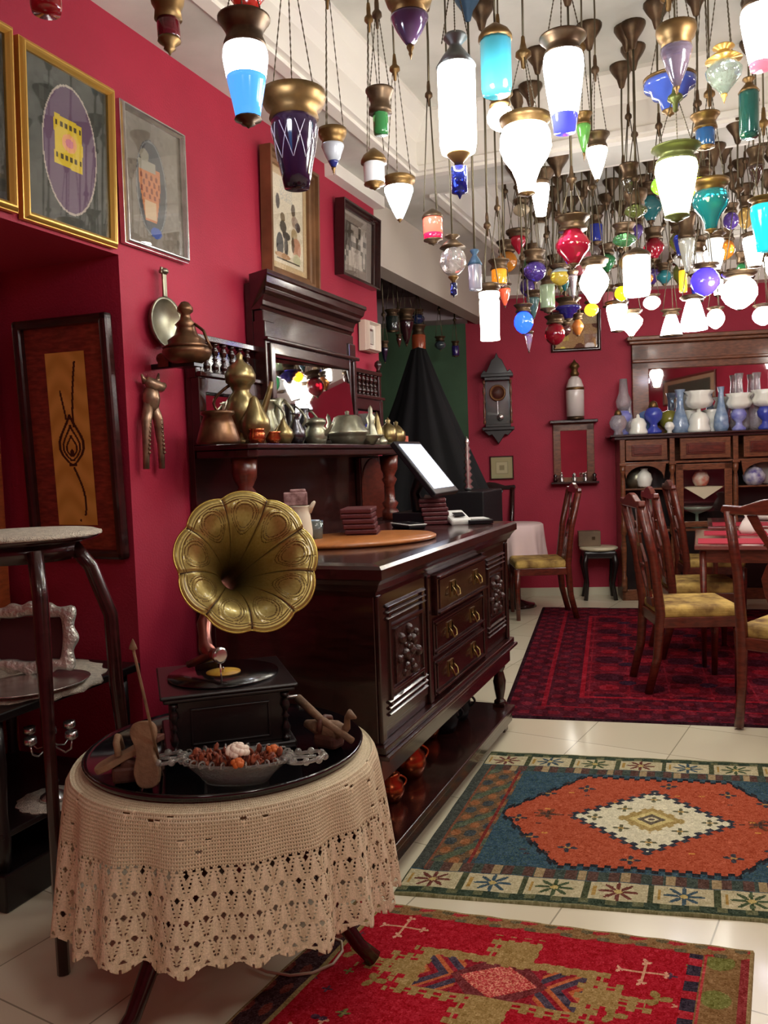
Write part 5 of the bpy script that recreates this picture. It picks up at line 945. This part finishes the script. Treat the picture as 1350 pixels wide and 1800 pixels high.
# white-clothed small round table by the back wall
t = thing('side_table', 'small round table under the pinkish white cloth near the back wall', 'table', (-1.80, 7.40, 0)); obj('table_top', MB().lathe([(0, .73), (.24, .73), (.24, .745), (0, .745)], 30), WOOD, t); obj('pedestal', MB().lathe([(.18, 0), (.16, .03), (.04, .06), (.03, .4), (.05, .73)], 18), WOOD, t)
mb = MB(); n_ = 120; rr = []; 
mb.lathe([(0, .003), (.235, .003), (.252, -.01), (.256, -.1), (.262, -.2), (.27, -.28), (.275, -.34)], n_, wob=lambda a, z: 1+(.07*math.sin(9*a+1)+.03*math.sin(17*a))*max(0, -z/.38)); 
o_ = obj('white_tablecloth', mb, mat('pinkish_white_cloth', (232, 206, 204), .85), None); put(o_, (-1.80, 7.40, .747)); tag(o_, 'pinkish white cloth draped over the small round side table', 'tablecloth'); o_.modifiers.new('t', 'SOLIDIFY').thickness = .002
# black stool with marble top
p = bpt(-.16, .2); t = thing('black_stool', 'black lacquered stool-like stand with pale marble top by the back wall', 'stool', (p[0], p[1], 0), RB)
obj('apron', MB().box((0, 0, .42), (.3, .28, .07)), BLACKW, t, .02); obj('marble_top', MB().lathe([(0, .455), (.16, .455), (.175, .465), (.175, .48), (.16, .487), (0, .487)], 30), mat('cream_marble', (212, 202, 172), .3, var=.1), t)
for sx in (-1, 1):
    for sy in (-1, 1): obj('leg', MB().tube([(sx*.12, sy*.11, .44), (sx*.14, sy*.13, .34), (sx*.115, sy*.105, .15), (sx*.135, sy*.125, .0)], [.028, .026, .015, .02], 8), BLACKW, t)
p = bpt(-.24, .15); t = thing('wooden_box', 'small grey-brown box with a keyhole plate on the marble-topped stool', 'box', (p[0], p[1], .488), RB); obj('body', MB().box((0, 0, .07), (.2, .13, .14)), mat('grey_wood', (112, 92, 72), .6, var=.2), t, .004); obj('plate', MB().bx((.02, -.068, .06), (.05, -.065, .09)), BRASSD, t)
for o in list(C.objects):                      # ONRUG: these stand on the dark carpet
    if o.name.startswith(('dining_chair', 'dining_table')) and not o.parent and o.location.y < 7.35 and o.location.x > -1.2: o.location.z = .008
# ================================================================== hanging glass lamps
PLACED = []
def clash(x, y, a, b, r): return any((x-q[0])**2+(y-q[1])**2 < (r+q[4]+.01)**2 and a < q[3]+.02 and b > q[2]-.02 for q in PLACED)
def ceil_z(x, y):
    if x < XL: return 2.86 if y > YE else ZS
    if CX0 < x < CX1 and (A0 < y < A1 or B0 < y < B1): return ZC
    return ZS
SH = {
 'taper': [(0, .80), (.05, .84), (.15, .86), (.5, .72), (.8, .56), (1, .46)],
 'cone': [(0, .78), (.1, .80), (.5, .55), (.8, .32), (1, .14)],
 'tube': [(0, .80), (.02, .86), (.1, .84), (.14, .76), (.2, .84), (.9, .78), (1, .80)],
 'cyl': [(0, .86), (.05, .9), (.9, .88), (1, .80)],
 'globe': [(0, .35), (.06, .6), (.2, .86), (.4, 1.), (.6, .98), (.8, .74), (.93, .42), (1, .15)],
 'tear': [(0, .3), (.1, .7), (.3, 1.), (.5, .92), (.7, .62), (.85, .36), (1, .16)],
 'pear': [(0, .5), (.08, .55), (.25, .85), (.42, 1.), (.6, .9), (.8, .56), (1, .3)],
 'tulip': [(0, .86), (.1, .96), (.3, 1.), (.45, .86), (.62, .56), (.8, .38), (1, .30)],
 'heart': [(0, .75), (.15, .8), (.35, .72), (.7, .36), (1, .04)],
 'dish': [(0, 1.), (.2, .96), (.3, .72), (.5, .66), (.6, .42), (1, .28)],
 'bell': [(0, .45), (.2, .6), (.6, .85), (.9, 1.), (1, 1.02)],
}
CP = {
 'crown': [(0, 1.), (.08, 1.), (.18, .9), (.45, .72), (.6, .68), (.85, .8), (1, .82)],
 'bowl': [(0, .3), (.05, 1.), (.3, 1.02), (.6, .9), (.75, .72), (1, .78)],
 'dome': [(0, .12), (.2, .4), (.5, .8), (.8, .98), (1, 1.)],
 'cone': [(0, .55), (.1, .6), (.3, .3), (.4, .34), (.7, .7), (1, 1.)],
 'ring': [(0, .8), (.2, 1.), (.6, .96), (.8, .8), (1, .84)],
}
def lathe_px(prof, hw, z0, z1):      # prof fraction 0 (top) -> 1 (bottom)
    return [(r*hw, z0+(z1-z0)*t) for t, r in prof]
def lamp(label, px, yt, yb, w, D=None, cap='crown', sh='taper', col=(200, 200, 200), lit=0, cf=.24, ff=.1, hub=None, tip=None, pend=None, cm=None, chains=3, group=None, tr=.35, frill=0, cut=0, name='hanging_lamp', pts=None, shr=1.):
    if pts is None:
        if D is None: D = min(7.4, max(2.2, 1480*.15/w))
        for tr_ in range(14):
            bot = dep(px, yb, D); top = dep(px, yt, D); X_, Y_ = bot[0], bot[1]; zb, zt = bot[2], top[2]; hw = w*D/1480./2
            if not clash(X_, Y_, zb, zt, hw): break
            D *= 1.025
    else:
        X_, Y_, zb, zt, hw = pts; D = Y_
        for tr_ in range(12):
            if not clash(X_, Y_, zb, zt, hw): break
            Y_ += .03; X_ += .012*(-1)**tr_
    PLACED.append((X_, Y_, zb, zt, hw))
    cz = ceil_z(X_, Y_); zt = min(zt, cz-.12); H = zt-zb; near = D < 3.6; n = 28 if near else 14
    t = thing(name, label, 'hanging lamp', (X_, Y_, zb), 0, group); cm = cm or (BRASS if near else BRASSD)
    zc = H*(1-cf); zs = H*ff
    obj('brass_cap', MB().lathe(lathe_px(CP[cap], hw, H, zc), n), cm, t)
    wob = (lambda a, z: 1+.035*math.cos(16*a)) if frill else None
    pf = [(a, b*shr) for a, b in SH[sh]]
    if tip:
        k = tip[1]; a = [q for q in pf if q[0] <= k]; ra = float(np.interp(k, [q[0] for q in pf], [q[1] for q in pf])); a = a+[(k, ra)]; b = [(k, ra)]+[q for q in pf if q[0] > k]
        f = lambda u: (zc+(zs-zc)*u)
        obj('glass_shade', MB().lathe([(r*hw, f(u)) for u, r in a], n, wob=wob), glass(col, lit, tr), t); obj('glass_tip', MB().lathe([(r*hw, f(u)) for u, r in b], n, wob=wob), glass(tip[0], tip[2] if len(tip) > 2 else 0, tr), t)
    else: obj('glass_shade', MB().lathe(lathe_px(pf, hw, zc, zs), n, wob=wob), glass(col, lit, tr), t)
    if ff > .02:
        rb = SH[sh][-1][1]*hw*shr; obj('finial', MB().lathe([(rb*1.1, zs+.002), (rb*1.15, zs*.85), (rb*.5, zs*.55), (rb*.6, zs*.4), (rb*.2, zs*.2), (.001, 0)], 12), cm, t)
    if cut:
        mb = MB(); rad_ = lambda u: float(np.interp(u, [q[0] for q in pf], [q[1] for q in pf]))*hw+.0005
        for a0 in (-2.6, -1.9, -1.2, -.5, .2):
            for dr_ in (1, -1):
                pp = [(rad_(u)*math.cos(a0+dr_*u*1.1), rad_(u)*math.sin(a0+dr_*u*1.1), zc+(zs-zc)*u) for u in [.12+.5*i/12 for i in range(13)]]; mb.tube(pp, .0011, 4)
        obj('engraved_lines', mb, mat('cut_line', (196, 190, 200), .3), t)
    if pend: 
        r_ = hw*pend[1]; hh = pend[2]*hw*2; obj('pendant_cup', MB().lathe([(r_*1.5, 0), (r_*1.5, -.06*hh), (r_*.6, -.22*hh), (r_*.5, -.32*hh)], n), BRASS, t); obj('pendant_glass', MB().lathe([(r_, -.32*hh), (r_, -.86*hh), (r_*.3, -.9*hh), (.001, -hh)], n), glass(pend[0], 0, tr), t)
    # hub, chains, rod, canopy
    avail = cz-(zb+H)
    hz = H+min(avail*.62, (yt-hub)*D/1480. if hub is not None else max(.18, hw*4.5))
    cr = .0024 if near else .0032
    if chains:
        ra = hw*.8
        for k in range(chains):
            a = 2*PI*k/chains+px*.7 if px else k*2.1; p0 = Vector((ra*math.cos(a), ra*math.sin(a), H-.01)); p1 = Vector((hw*.16*math.cos(a), hw*.16*math.sin(a), hz))
            m = 34 if near else 2
            obj('chain', MB().tube([p0+(p1-p0)*i/m for i in range(m+1)], [cr*(1 if i % 2 else .45) for i in range(m+1)] if near else cr*.8, 5), CHAINM, t)
        hr = max(.016, hw*.3)
        obj('hub', MB().lathe([(.001, hz+.075), (.006, hz+.07), (.008, hz+.05), (hr*.5, hz+.03), (hr, hz+.02), (hr*1.05, hz+.008), (hr*.4, hz-.004), (hr*.3, hz-.03), (0, hz-.034)], 12), cm, t)
    else: hz = H-.02
    ct = cz-zb
    obj('rod', MB().tube([(0, 0, hz+.02), (.004*math.sin(px or 1), 0, (hz+ct)/2), (0, 0, ct-.01)], .0038 if near else .005, 6), CHAINM, t)
    c_r = .06 if D < 4.5 else .065
    obj('ceiling_canopy', MB().lathe([(c_r, ct), (c_r, ct-.012), (c_r*.8, ct-.035), (c_r*.4, ct-.07), (c_r*.22, ct-.11), (.001, ct-.12)], 16), cm, t)
    return t
WL = (255, 250, 240); CW = (236, 242, 255)
L = lamp
# ---- nearest lamps along the left and top edge
L('red-bottomed clear glass lamp cut off at the top left corner', 82, -110, 26, 60, 1.9, sh='cyl', col=(170, 30, 40), ff=.02, cf=.3, tr=.4)
L('maroon cylinder lamp with pierced brass cap and small drop, top left', 299, -30, 98, 62, 2.2, 'bowl', 'cyl', (96, 26, 34), cf=.52, ff=.22, shr=.72)
L('red glass pear lamp above the white and blue lit lamp, cut by the top edge', 436, -120, 46, 96, 2.25, sh='pear', col=(206, 44, 34), ff=.14, tr=.5)
L('lit lamp of white glass ending in a pale blue tip, with pierced brass collar', 437, 38, 226, 92, 2.1, 'crown', 'taper', (240, 244, 255), 1., cf=.27, ff=.09, tip=((70, 150, 226), .42, .12), cm=BRASSD, hub=-60)
L('large dark amethyst cut-glass lamp with wide brass rim before the left wall', 522, 165, 333, 112, 2.4, 'bowl', 'taper', (44, 26, 52), cf=.28, ff=.01, hub=-40, tr=.3, shr=.85, cut=1)
L('small blue and white bowl lamp right of the large amethyst one', 587, 228, 308, 50, 3.0, 'bowl', 'cone', (206, 212, 224), cf=.34, ff=.16, tip=((40, 50, 130), .72), hub=10)
L('unlit green painted glass lamp with dark flared brass cap', 670, 160, 238, 50, 2.8, 'crown', 'cyl', (52, 120, 66), cf=.52, ff=.02, cm=BRASSD, shr=.6, hub=40)
L('small white ceramic cylinder lamp with brass lid, left of the lit white-blue one', 659, 262, 335, 46, 3.1, 'dome', 'cyl', (222, 222, 226), cf=.36, ff=.16, tr=0, hub=50, shr=.9)
L('lit white lamp with a pale blue rim near the framed sepia photograph', 703, 312, 392, 60, 3.4, 'ring', 'cone', CW, 1.3, cf=.24, ff=.08, hub=135, shr=1.05)
L('big brass and amethyst spiral lamp hanging point-down at the top centre', 722, -15, 105, 84, 2.3, 'bowl', 'cone', (88, 62, 96), cf=.38, ff=.2, tr=.3)
L('largest lit white cylinder lamp with grey cone cap and a cobalt pendant', 806, 68, 268, 70, 2.3, 'cone', 'cyl', (255, 253, 246), 1.5, cf=.27, ff=.0, cm=mat('grey_metal', (120, 126, 124), .4, metal=.7), pend=((40, 60, 180), .4, 1.15), hub=-20, shr=1.05)
L('faintly glowing aqua ribbed glass tube lamp under a brass dome cap', 873, 44, 166, 60, 2.5, 'dome', 'cyl', (60, 150, 166), .01, cf=.24, ff=.0, frill=1, chains=0)  # a little emission is put into the aqua glass
L('small dazzling lit lamp just below the aqua ribbed tube', 880, 168, 232, 46, 3.2, 'crown', 'globe', WL, 1.6, cf=.3, ff=.02)
L('large lit white tulip lamp with gilt crown in the middle', 926, 206, 345, 90, 2.8, 'ring', 'tulip', WL, 1.4, cf=.16, ff=.03, cm=BRASS, hub=110)
L('large lit white and blue tapered lamp with violet foot', 993, 70, 233, 82, 2.4, 'crown', 'taper', (234, 242, 255), 1.3, cf=.19, ff=.0, tip=((84, 90, 226), .78, .1), cm=BRASSD, hub=-40)
L('slim unlit green glass lamp behind the large blue-footed lamp', 1027, 202, 284, 32, 3.3, 'crown', 'cone', (120, 196, 96), cf=.24, ff=.18, hub=95, tr=.5)
L('lit warm white lamp with dark brass cap right of the slim green one', 1050, 238, 322, 46, 3.4, 'crown', 'cone', (255, 240, 220), 1.3, cf=.3, ff=.07, cm=BRASSD)
L('clear amethyst swirled cone lamp with heavy brass rim, upper right', 1190, 48, 168, 68, 2.5, 'bowl', 'cone', (150, 132, 150), cf=.32, ff=.12, tr=.7, hub=-60)
L('blue stepped glass dish lamp below the swirled amethyst cone', 1178, 138, 206, 90, 3.0, 'ring', 'dish', (84, 112, 214), cf=.12, ff=.16, hub=10)
L('small teal-blue cylinder lamp with brass cap, right of the blue dish', 1240, 203, 264, 50, 3.0, 'crown', 'cyl', (44, 92, 150), cf=.42, ff=.08, hub=-10, shr=.72)
L('pale green clear teardrop lamp with gilt pointed base', 1273, 84, 182, 62, 2.7, 'cone', 'tear', (196, 212, 196), cf=.24, ff=.16, tr=.7, cm=GOLD)
L('dark green hanging lamp of glass rods near the right edge', 1317, 140, 242, 36, 2.8, 'cone', 'cyl', (28, 84, 74), cf=.24, ff=.0, chains=0, frill=1, tr=.3)
L('lit white lamp with pink base cut off by the top right corner', 1338, -25, 122, 78, 2.3, 'crown', 'taper', (255, 250, 250), 1.4, cf=.3, ff=.0, tip=((230, 120, 140), .9, .12), cm=BRASSD)
L('lit yellow-green tinted white lamp with pierced green-brass collar', 1190, 262, 392, 84, 2.9, 'crown', 'taper', (250, 255, 176), .75, cf=.2, ff=.09, hub=185, cm=mat('green_brass', (92, 98, 50), .4, metal=.6))
L('small bright green glass lamp partly hidden left of the yellow-green lit lamp', 1160, 300, 345, 30, 3.8, 'crown', 'globe', (130, 220, 50), .1, cf=.3, ff=.05)
L('yellow glass lamp with brass rim behind the yellow-green lit lamp', 1228, 300, 352, 48, 3.7, 'bowl', 'cyl', (206, 206, 60), .08, cf=.35, ff=.05)
L('teal blown glass vase lamp with green brass rim', 1250, 318, 412, 62, 3.2, 'bowl', 'tulip', (30, 130, 146), cf=.22, ff=.08, tr=.5)
L('turquoise glowing glass lamp at the right edge', 1344, 350, 442, 54, 3.2, 'crown', 'taper', (30, 190, 204), .1, cf=.14, ff=.0)
L('lit red glass jar lamp with coppery cap above the beam', 762, 368, 432, 38, 3.6, 'dome', 'cyl', (255, 76, 60), .34, cf=.26, ff=.16, hub=180, tip=((206, 22, 60), .72, .12))
L('unlit clear ribbed globe lamp with a dark blue cup pendant', 797, 415, 486, 46, 3.4, 'cone', 'globe', (214, 206, 206), cf=.3, ff=.0, tr=.75, chains=0, cm=BRASSD, pend=((34, 44, 110), .26, .8), frill=1)
L('slim six-sided lantern with blue metal roof', 836, 440, 510, 27, 3.7, 'cone', 'cyl', (190, 190, 210), cf=.38, ff=.0, cm=mat('blue_metal', (56, 84, 110), .5, metal=.4), chains=0, tr=.6)
L('tall lit white tube lamp with frilled foot before the back wall clock', 862, 500, 598, 42, 3.7, 'ring', 'tube', (250, 246, 226), .55, cf=.15, ff=.0, frill=1)
L('amber glass jar lamp just above the frilled white tube', 878, 458, 506, 38, 4.4, 'crown', 'cyl', (216, 128, 30), .06, cf=.35, ff=.1, shr=.8)
L('orange-red narrow glass lamp peeping out behind the frilled white tube', 888, 500, 542, 26, 4.6, 'crown', 'cone', (206, 84, 56), .05, cf=.2, ff=.1)
L('red glass heart-shaped lamp with wide brass rim', 912, 405, 447, 44, 4.9, 'bowl', 'heart', (170, 24, 48), cf=.3, ff=.0, shr=.85)
L('crimson pear-shaped lamp with wide brass top and gold spots', 1008, 383, 472, 62, 3.6, 'crown', 'pear', (176, 26, 58), cf=.26, ff=.08, hub=325)
L('lit white bullet lamp right of the large white tulip', 951, 318, 379, 34, 4.2, 'ring', 'taper', WL, 1.2, cf=.14, ff=.0, shr=1.1)
L('purple faceted globe lamp above the glowing blue one', 941, 442, 502, 40, 4.6, 'crown', 'globe', (72, 52, 130), cf=.32, ff=.1, tr=.5)
L('small yellow and pale blue glass ball lamp next to the purple globe', 985, 465, 503, 36, 4.8, 'ring', 'globe', (176, 190, 196), cf=.18, ff=.02, tip=((206, 180, 70), .3), tr=.5)
L('glowing electric-blue globe lamp against the red back wall', 921, 536, 590, 34, 4.6, 'crown', 'globe', (24, 60, 255), .45, cf=.24, ff=.06, cm=BRASSD)
L('grey teal cone lamp directly above the glowing blue globe', 938, 512, 562, 30, 5.2, 'crown', 'cone', (96, 136, 134), cf=.25, ff=.05)
L('pale green glass tube lamp beside the grey teal cone', 963, 488, 552, 30, 4.9, 'crown', 'cyl', (182, 206, 168), cf=.22, ff=.14, tr=.5)
L('clear spiral glass drop lamp hanging lowest below the glowing blue globe', 930, 582, 622, 18, 4.7, 'ring', 'cone', (206, 176, 190), cf=.14, ff=.1, tr=.7, chains=0)
L('dark cobalt shallow bowl lamp above the tan picture', 999, 525, 566, 46, 5.2, 'crown', 'dish', (44, 36, 120), cf=.36, ff=.12)
L('small glowing orange ball lamp at the tan picture corner', 1040, 530, 558, 25, 5.4, 'ring', 'globe', (255, 160, 30), .35, cf=.16, ff=.06)
L('red glass bowl lamp overlapping the left corner of the tan picture', 976, 556, 612, 36, 5.0, 'crown', 'globe', (140, 18, 36), cf=.24, ff=.08)
L('small amber jar lamp in front of the tan picture', 1016, 552, 592, 22, 5.6, 'crown', 'pear', (190, 120, 60), cf=.26, ff=.06)
L('tiny dark brown globe lamp left of the amber jar before the picture', 995, 566, 592, 18, 5.8, 'ring', 'globe', (70, 36, 36), cf=.2, ff=.06)
L('lit white pear lamp just right of the crimson pear', 1045, 455, 533, 52, 4.0, 'ring', 'pear', WL, 1.3, cf=.18, ff=.02, shr=1.)
L('lit white frosted cylinder lamp with serrated foot, right of the white pear', 1120, 436, 520, 50, 4.0, 'dome', 'cyl', (255, 252, 248), 1.2, cf=.2, ff=.0, frill=1)
L('small yellow globe lamp left of the frosted cylinder foot', 1093, 500, 531, 24, 5.2, 'ring', 'globe', (230, 230, 20), .3, cf=.14, ff=.04)
L('lit white squat lamp over the left end of the cabinet mirror', 1085, 530, 585, 42, 5.2, 'ring', 'taper', WL, 1.3, cf=.14, ff=.05)
L('lit creamy bell lamp beside the squat one at the cabinet mirror', 1110, 545, 596, 40, 5.5, 'ring', 'tear', (255, 248, 226), 1.2, cf=.14, ff=.1)
L('frosted white globe lamp, lit, below the serrated white cylinder', 1146, 518, 546, 30, 5.6, 'ring', 'globe', (240, 238, 234), .35, cf=.12, ff=.04)
L('deep violet-blue large globe lamp over the cabinet mirror', 1240, 466, 522, 50, 4.6, 'crown', 'globe', (66, 50, 214), .12, cf=.12, ff=.03, tr=.5)
L('lit white bell lamp touching the violet-blue globe from below', 1219, 520, 580, 46, 5.0, 'ring', 'bell', (246, 250, 255), 1.3, cf=.12, ff=.0)
L('small lit round lamp right of the white bell above the mirror frame', 1258, 540, 578, 30, 5.6, 'ring', 'globe', (255, 250, 230), 1.1, cf=.12, ff=.0)
L('biggest lit white globe lamp low at the right of the cluster', 1300, 478, 546, 60, 4.4, 'ring', 'globe', WL, 1.3, cf=.14, ff=.03)
L('lit lavender-white lamp on the left part of the mirror cornice', 1180, 545, 592, 36, 5.8, 'crown', 'bell', (250, 244, 255), 1., cf=.2, ff=.03)
L('lit violet-white lamp at the right edge by the mirror cornice', 1342, 535, 572, 36, 5.4, 'ring', 'globe', (240, 232, 255), 1.1, cf=.14, ff=.0)
L('white clear flared glass cone lamp with clustered dark brass top', 1208, 378, 482, 36, 4.6, 'crown', 'cone', (226, 228, 216), cf=.42, ff=.03, tr=.6, cm=BRASSD)
L('translucent white cone lamp with orange and blue ribbons right of it', 1257, 412, 472, 38, 4.6, 'crown', 'cone', (232, 234, 232), .06, cf=.16, ff=.05, tr=.5)
L('narrow amber glass tube lamp between the two white glass cones and the white cylinder', 1201, 470, 514, 16, 5.2, 'crown', 'cyl', (226, 166, 40), .08, cf=.14, ff=.0)
L('tall lit warm white lamp near the right edge under the turquoise one', 1326, 410, 472, 44, 4.2, 'ring', 'taper', (255, 248, 228), 1.1, cf=.14, ff=.04)
L('emerald glass lamp with bushy dark brass top left of centre right', 1098, 395, 436, 42, 4.4, 'crown', 'globe', (70, 120, 76), cf=.42, ff=.04, tr=.5)
L('dark double-tiered brass lamp with olive glass, upper right of the crimson pear', 1118, 335, 388, 40, 4.2, 'bowl', 'globe', (92, 100, 50), cf=.5, ff=.1, tr=.4)
L('dark brass lamp with smoked glass rising above the emerald lamp', 1107, 290, 345, 34, 4.0, 'crown', 'cone', (84, 76, 60), cf=.5, ff=.06)
L('dark brass lamp with brown smoked glass by the right edge', 1330, 262, 330, 34, 3.8, 'crown', 'cone', (84, 66, 60), cf=.45, ff=.1)
L('pale cream glass lamp behind the large white tulip foot', 917, 350, 382, 30, 5.0, 'ring', 'globe', (206, 190, 160), cf=.3, ff=.04)
L('long crimson and grey glass drop beneath the crimson pear lamp', 1008, 476, 530, 20, 4.0, 'ring', 'cone', (96, 84, 88), cf=.14, ff=.08, tr=.6, chains=0)
# ---- dense far group under the second coffer
NAMES = ['amber', 'cobalt', 'ruby', 'emerald', 'smoky', 'milky', 'violet', 'clear', 'teal', 'honey', 'rose', 'olive']
COLS = {'amber': (206, 130, 40), 'cobalt': (44, 60, 170), 'ruby': (150, 24, 44), 'emerald': (44, 120, 70), 'smoky': (96, 84, 80), 'milky': (216, 214, 206), 'violet': (84, 60, 140), 'clear': (206, 206, 206), 'teal': (44, 116, 124), 'honey': (196, 160, 90), 'rose': (200, 110, 120), 'olive': (110, 112, 50)}
SHN = {'globe': 'round', 'cone': 'pointed', 'cyl': 'cylindrical', 'tear': 'drop-shaped', 'pear': 'pear-shaped', 'taper': 'tapered'}
ROWS = ['nearest', 'second', 'third', 'fourth', 'fifth', 'hindmost']; ORD = ['first', 'second', 'third', 'fourth', 'fifth', 'sixth', 'seventh', 'eighth', 'ninth', 'tenth']
kk = 0
for r in range(6):
    y = 5.45+r*.34
    for c_ in range(10):
        x = -1.32+c_*.22+(r % 2)*.1+rs.uniform(-.04, .04); yy = y+rs.uniform(-.06, .06)
        nm = NAMES[(kk*5+r) % 12]; sh = list(SHN)[(kk*7+r*2) % 6]; kk += 1
        zb = rs.uniform(2.42, 2.72)-.0*r; h = rs.uniform(.16, .26); hw = rs.uniform(.045, .075)
        lit = 1.0 if (kk % 4 == 0 and x > -.35) else 0; col = COLS[nm] if not lit else (255, 248, 236)
        lamp('%s %s%s glass lamp, %s from the left in the %s row beyond the beam' % ('lit' if lit else 'small', 'white' if lit else nm, ' '+SHN[sh], ORD[c_], ROWS[r]), 0, 0, 0, 0, sh=sh, col=col, lit=lit, cf=.3, ff=.1, cm=BRASSD, pts=(x, yy, zb, zb+h, hw), hub=None)
# ---- a few dark lamps in the alcove
for (px, yt, yb, w, D, colr, sh, lab) in ((737, 572, 630, 28, 7.0, (176, 84, 50), 'cyl', 'copper-coloured glass tube lamp in the dark alcove'), (774, 592, 617, 20, 7.3, (70, 84, 92), 'globe', 'small grey-blue lamp in the alcove right of the copper tube'), (801, 600, 628, 15, 7.7, (50, 40, 110), 'cyl', 'small violet lamp with a bright glint in the alcove'), (715, 545, 610, 34, 6.75, (60, 30, 36), 'cone', 'dark flared lamp left of the copper tube in the alcove'), (690, 545, 585, 26, 6.5, (44, 54, 50), 'cyl', 'dark green-black lamp at the left of the alcove'), (677, 600, 640, 16, 6.2, (40, 32, 60), 'cone', 'small dark lamp beside the white box frame edge'), (735, 545, 572, 24, 6.9, (44, 60, 110), 'globe', 'dim blue lamp behind the copper tube in the alcove'), (702, 588, 612, 12, 6.6, (96, 50, 44), 'cone', 'tiny brown lamp between the dark alcove lamps')):
    lamp(lab, px, yt, yb, w, D, 'crown', sh, colr, cf=.3, ff=.08, cm=BRASSD)
# ---- lit lamps on the right side of the room, seen in the mirrors
for i, (x, y, z, lab) in enumerate(((1.0, 2.6, 2.35, 'lit white lamp over the right of the room, nearest the camera'), (1.5, 3.4, 2.3, 'lit white lamp over the right of the room, second from the camera'), (1.1, 4.3, 2.3, 'lit white lamp over the right of the room, third from the camera'), (1.9, 5.8, 2.3, 'lit white lamp over the right of the room, fourth from the camera'))):
    lamp(lab, 0, 0, 0, 0, sh=['pear', 'taper', 'globe', 'tulip', 'taper'][i], col=WL, lit=1.3, cf=.25, ff=.08, pts=(x, y, z, z+.28, .085))
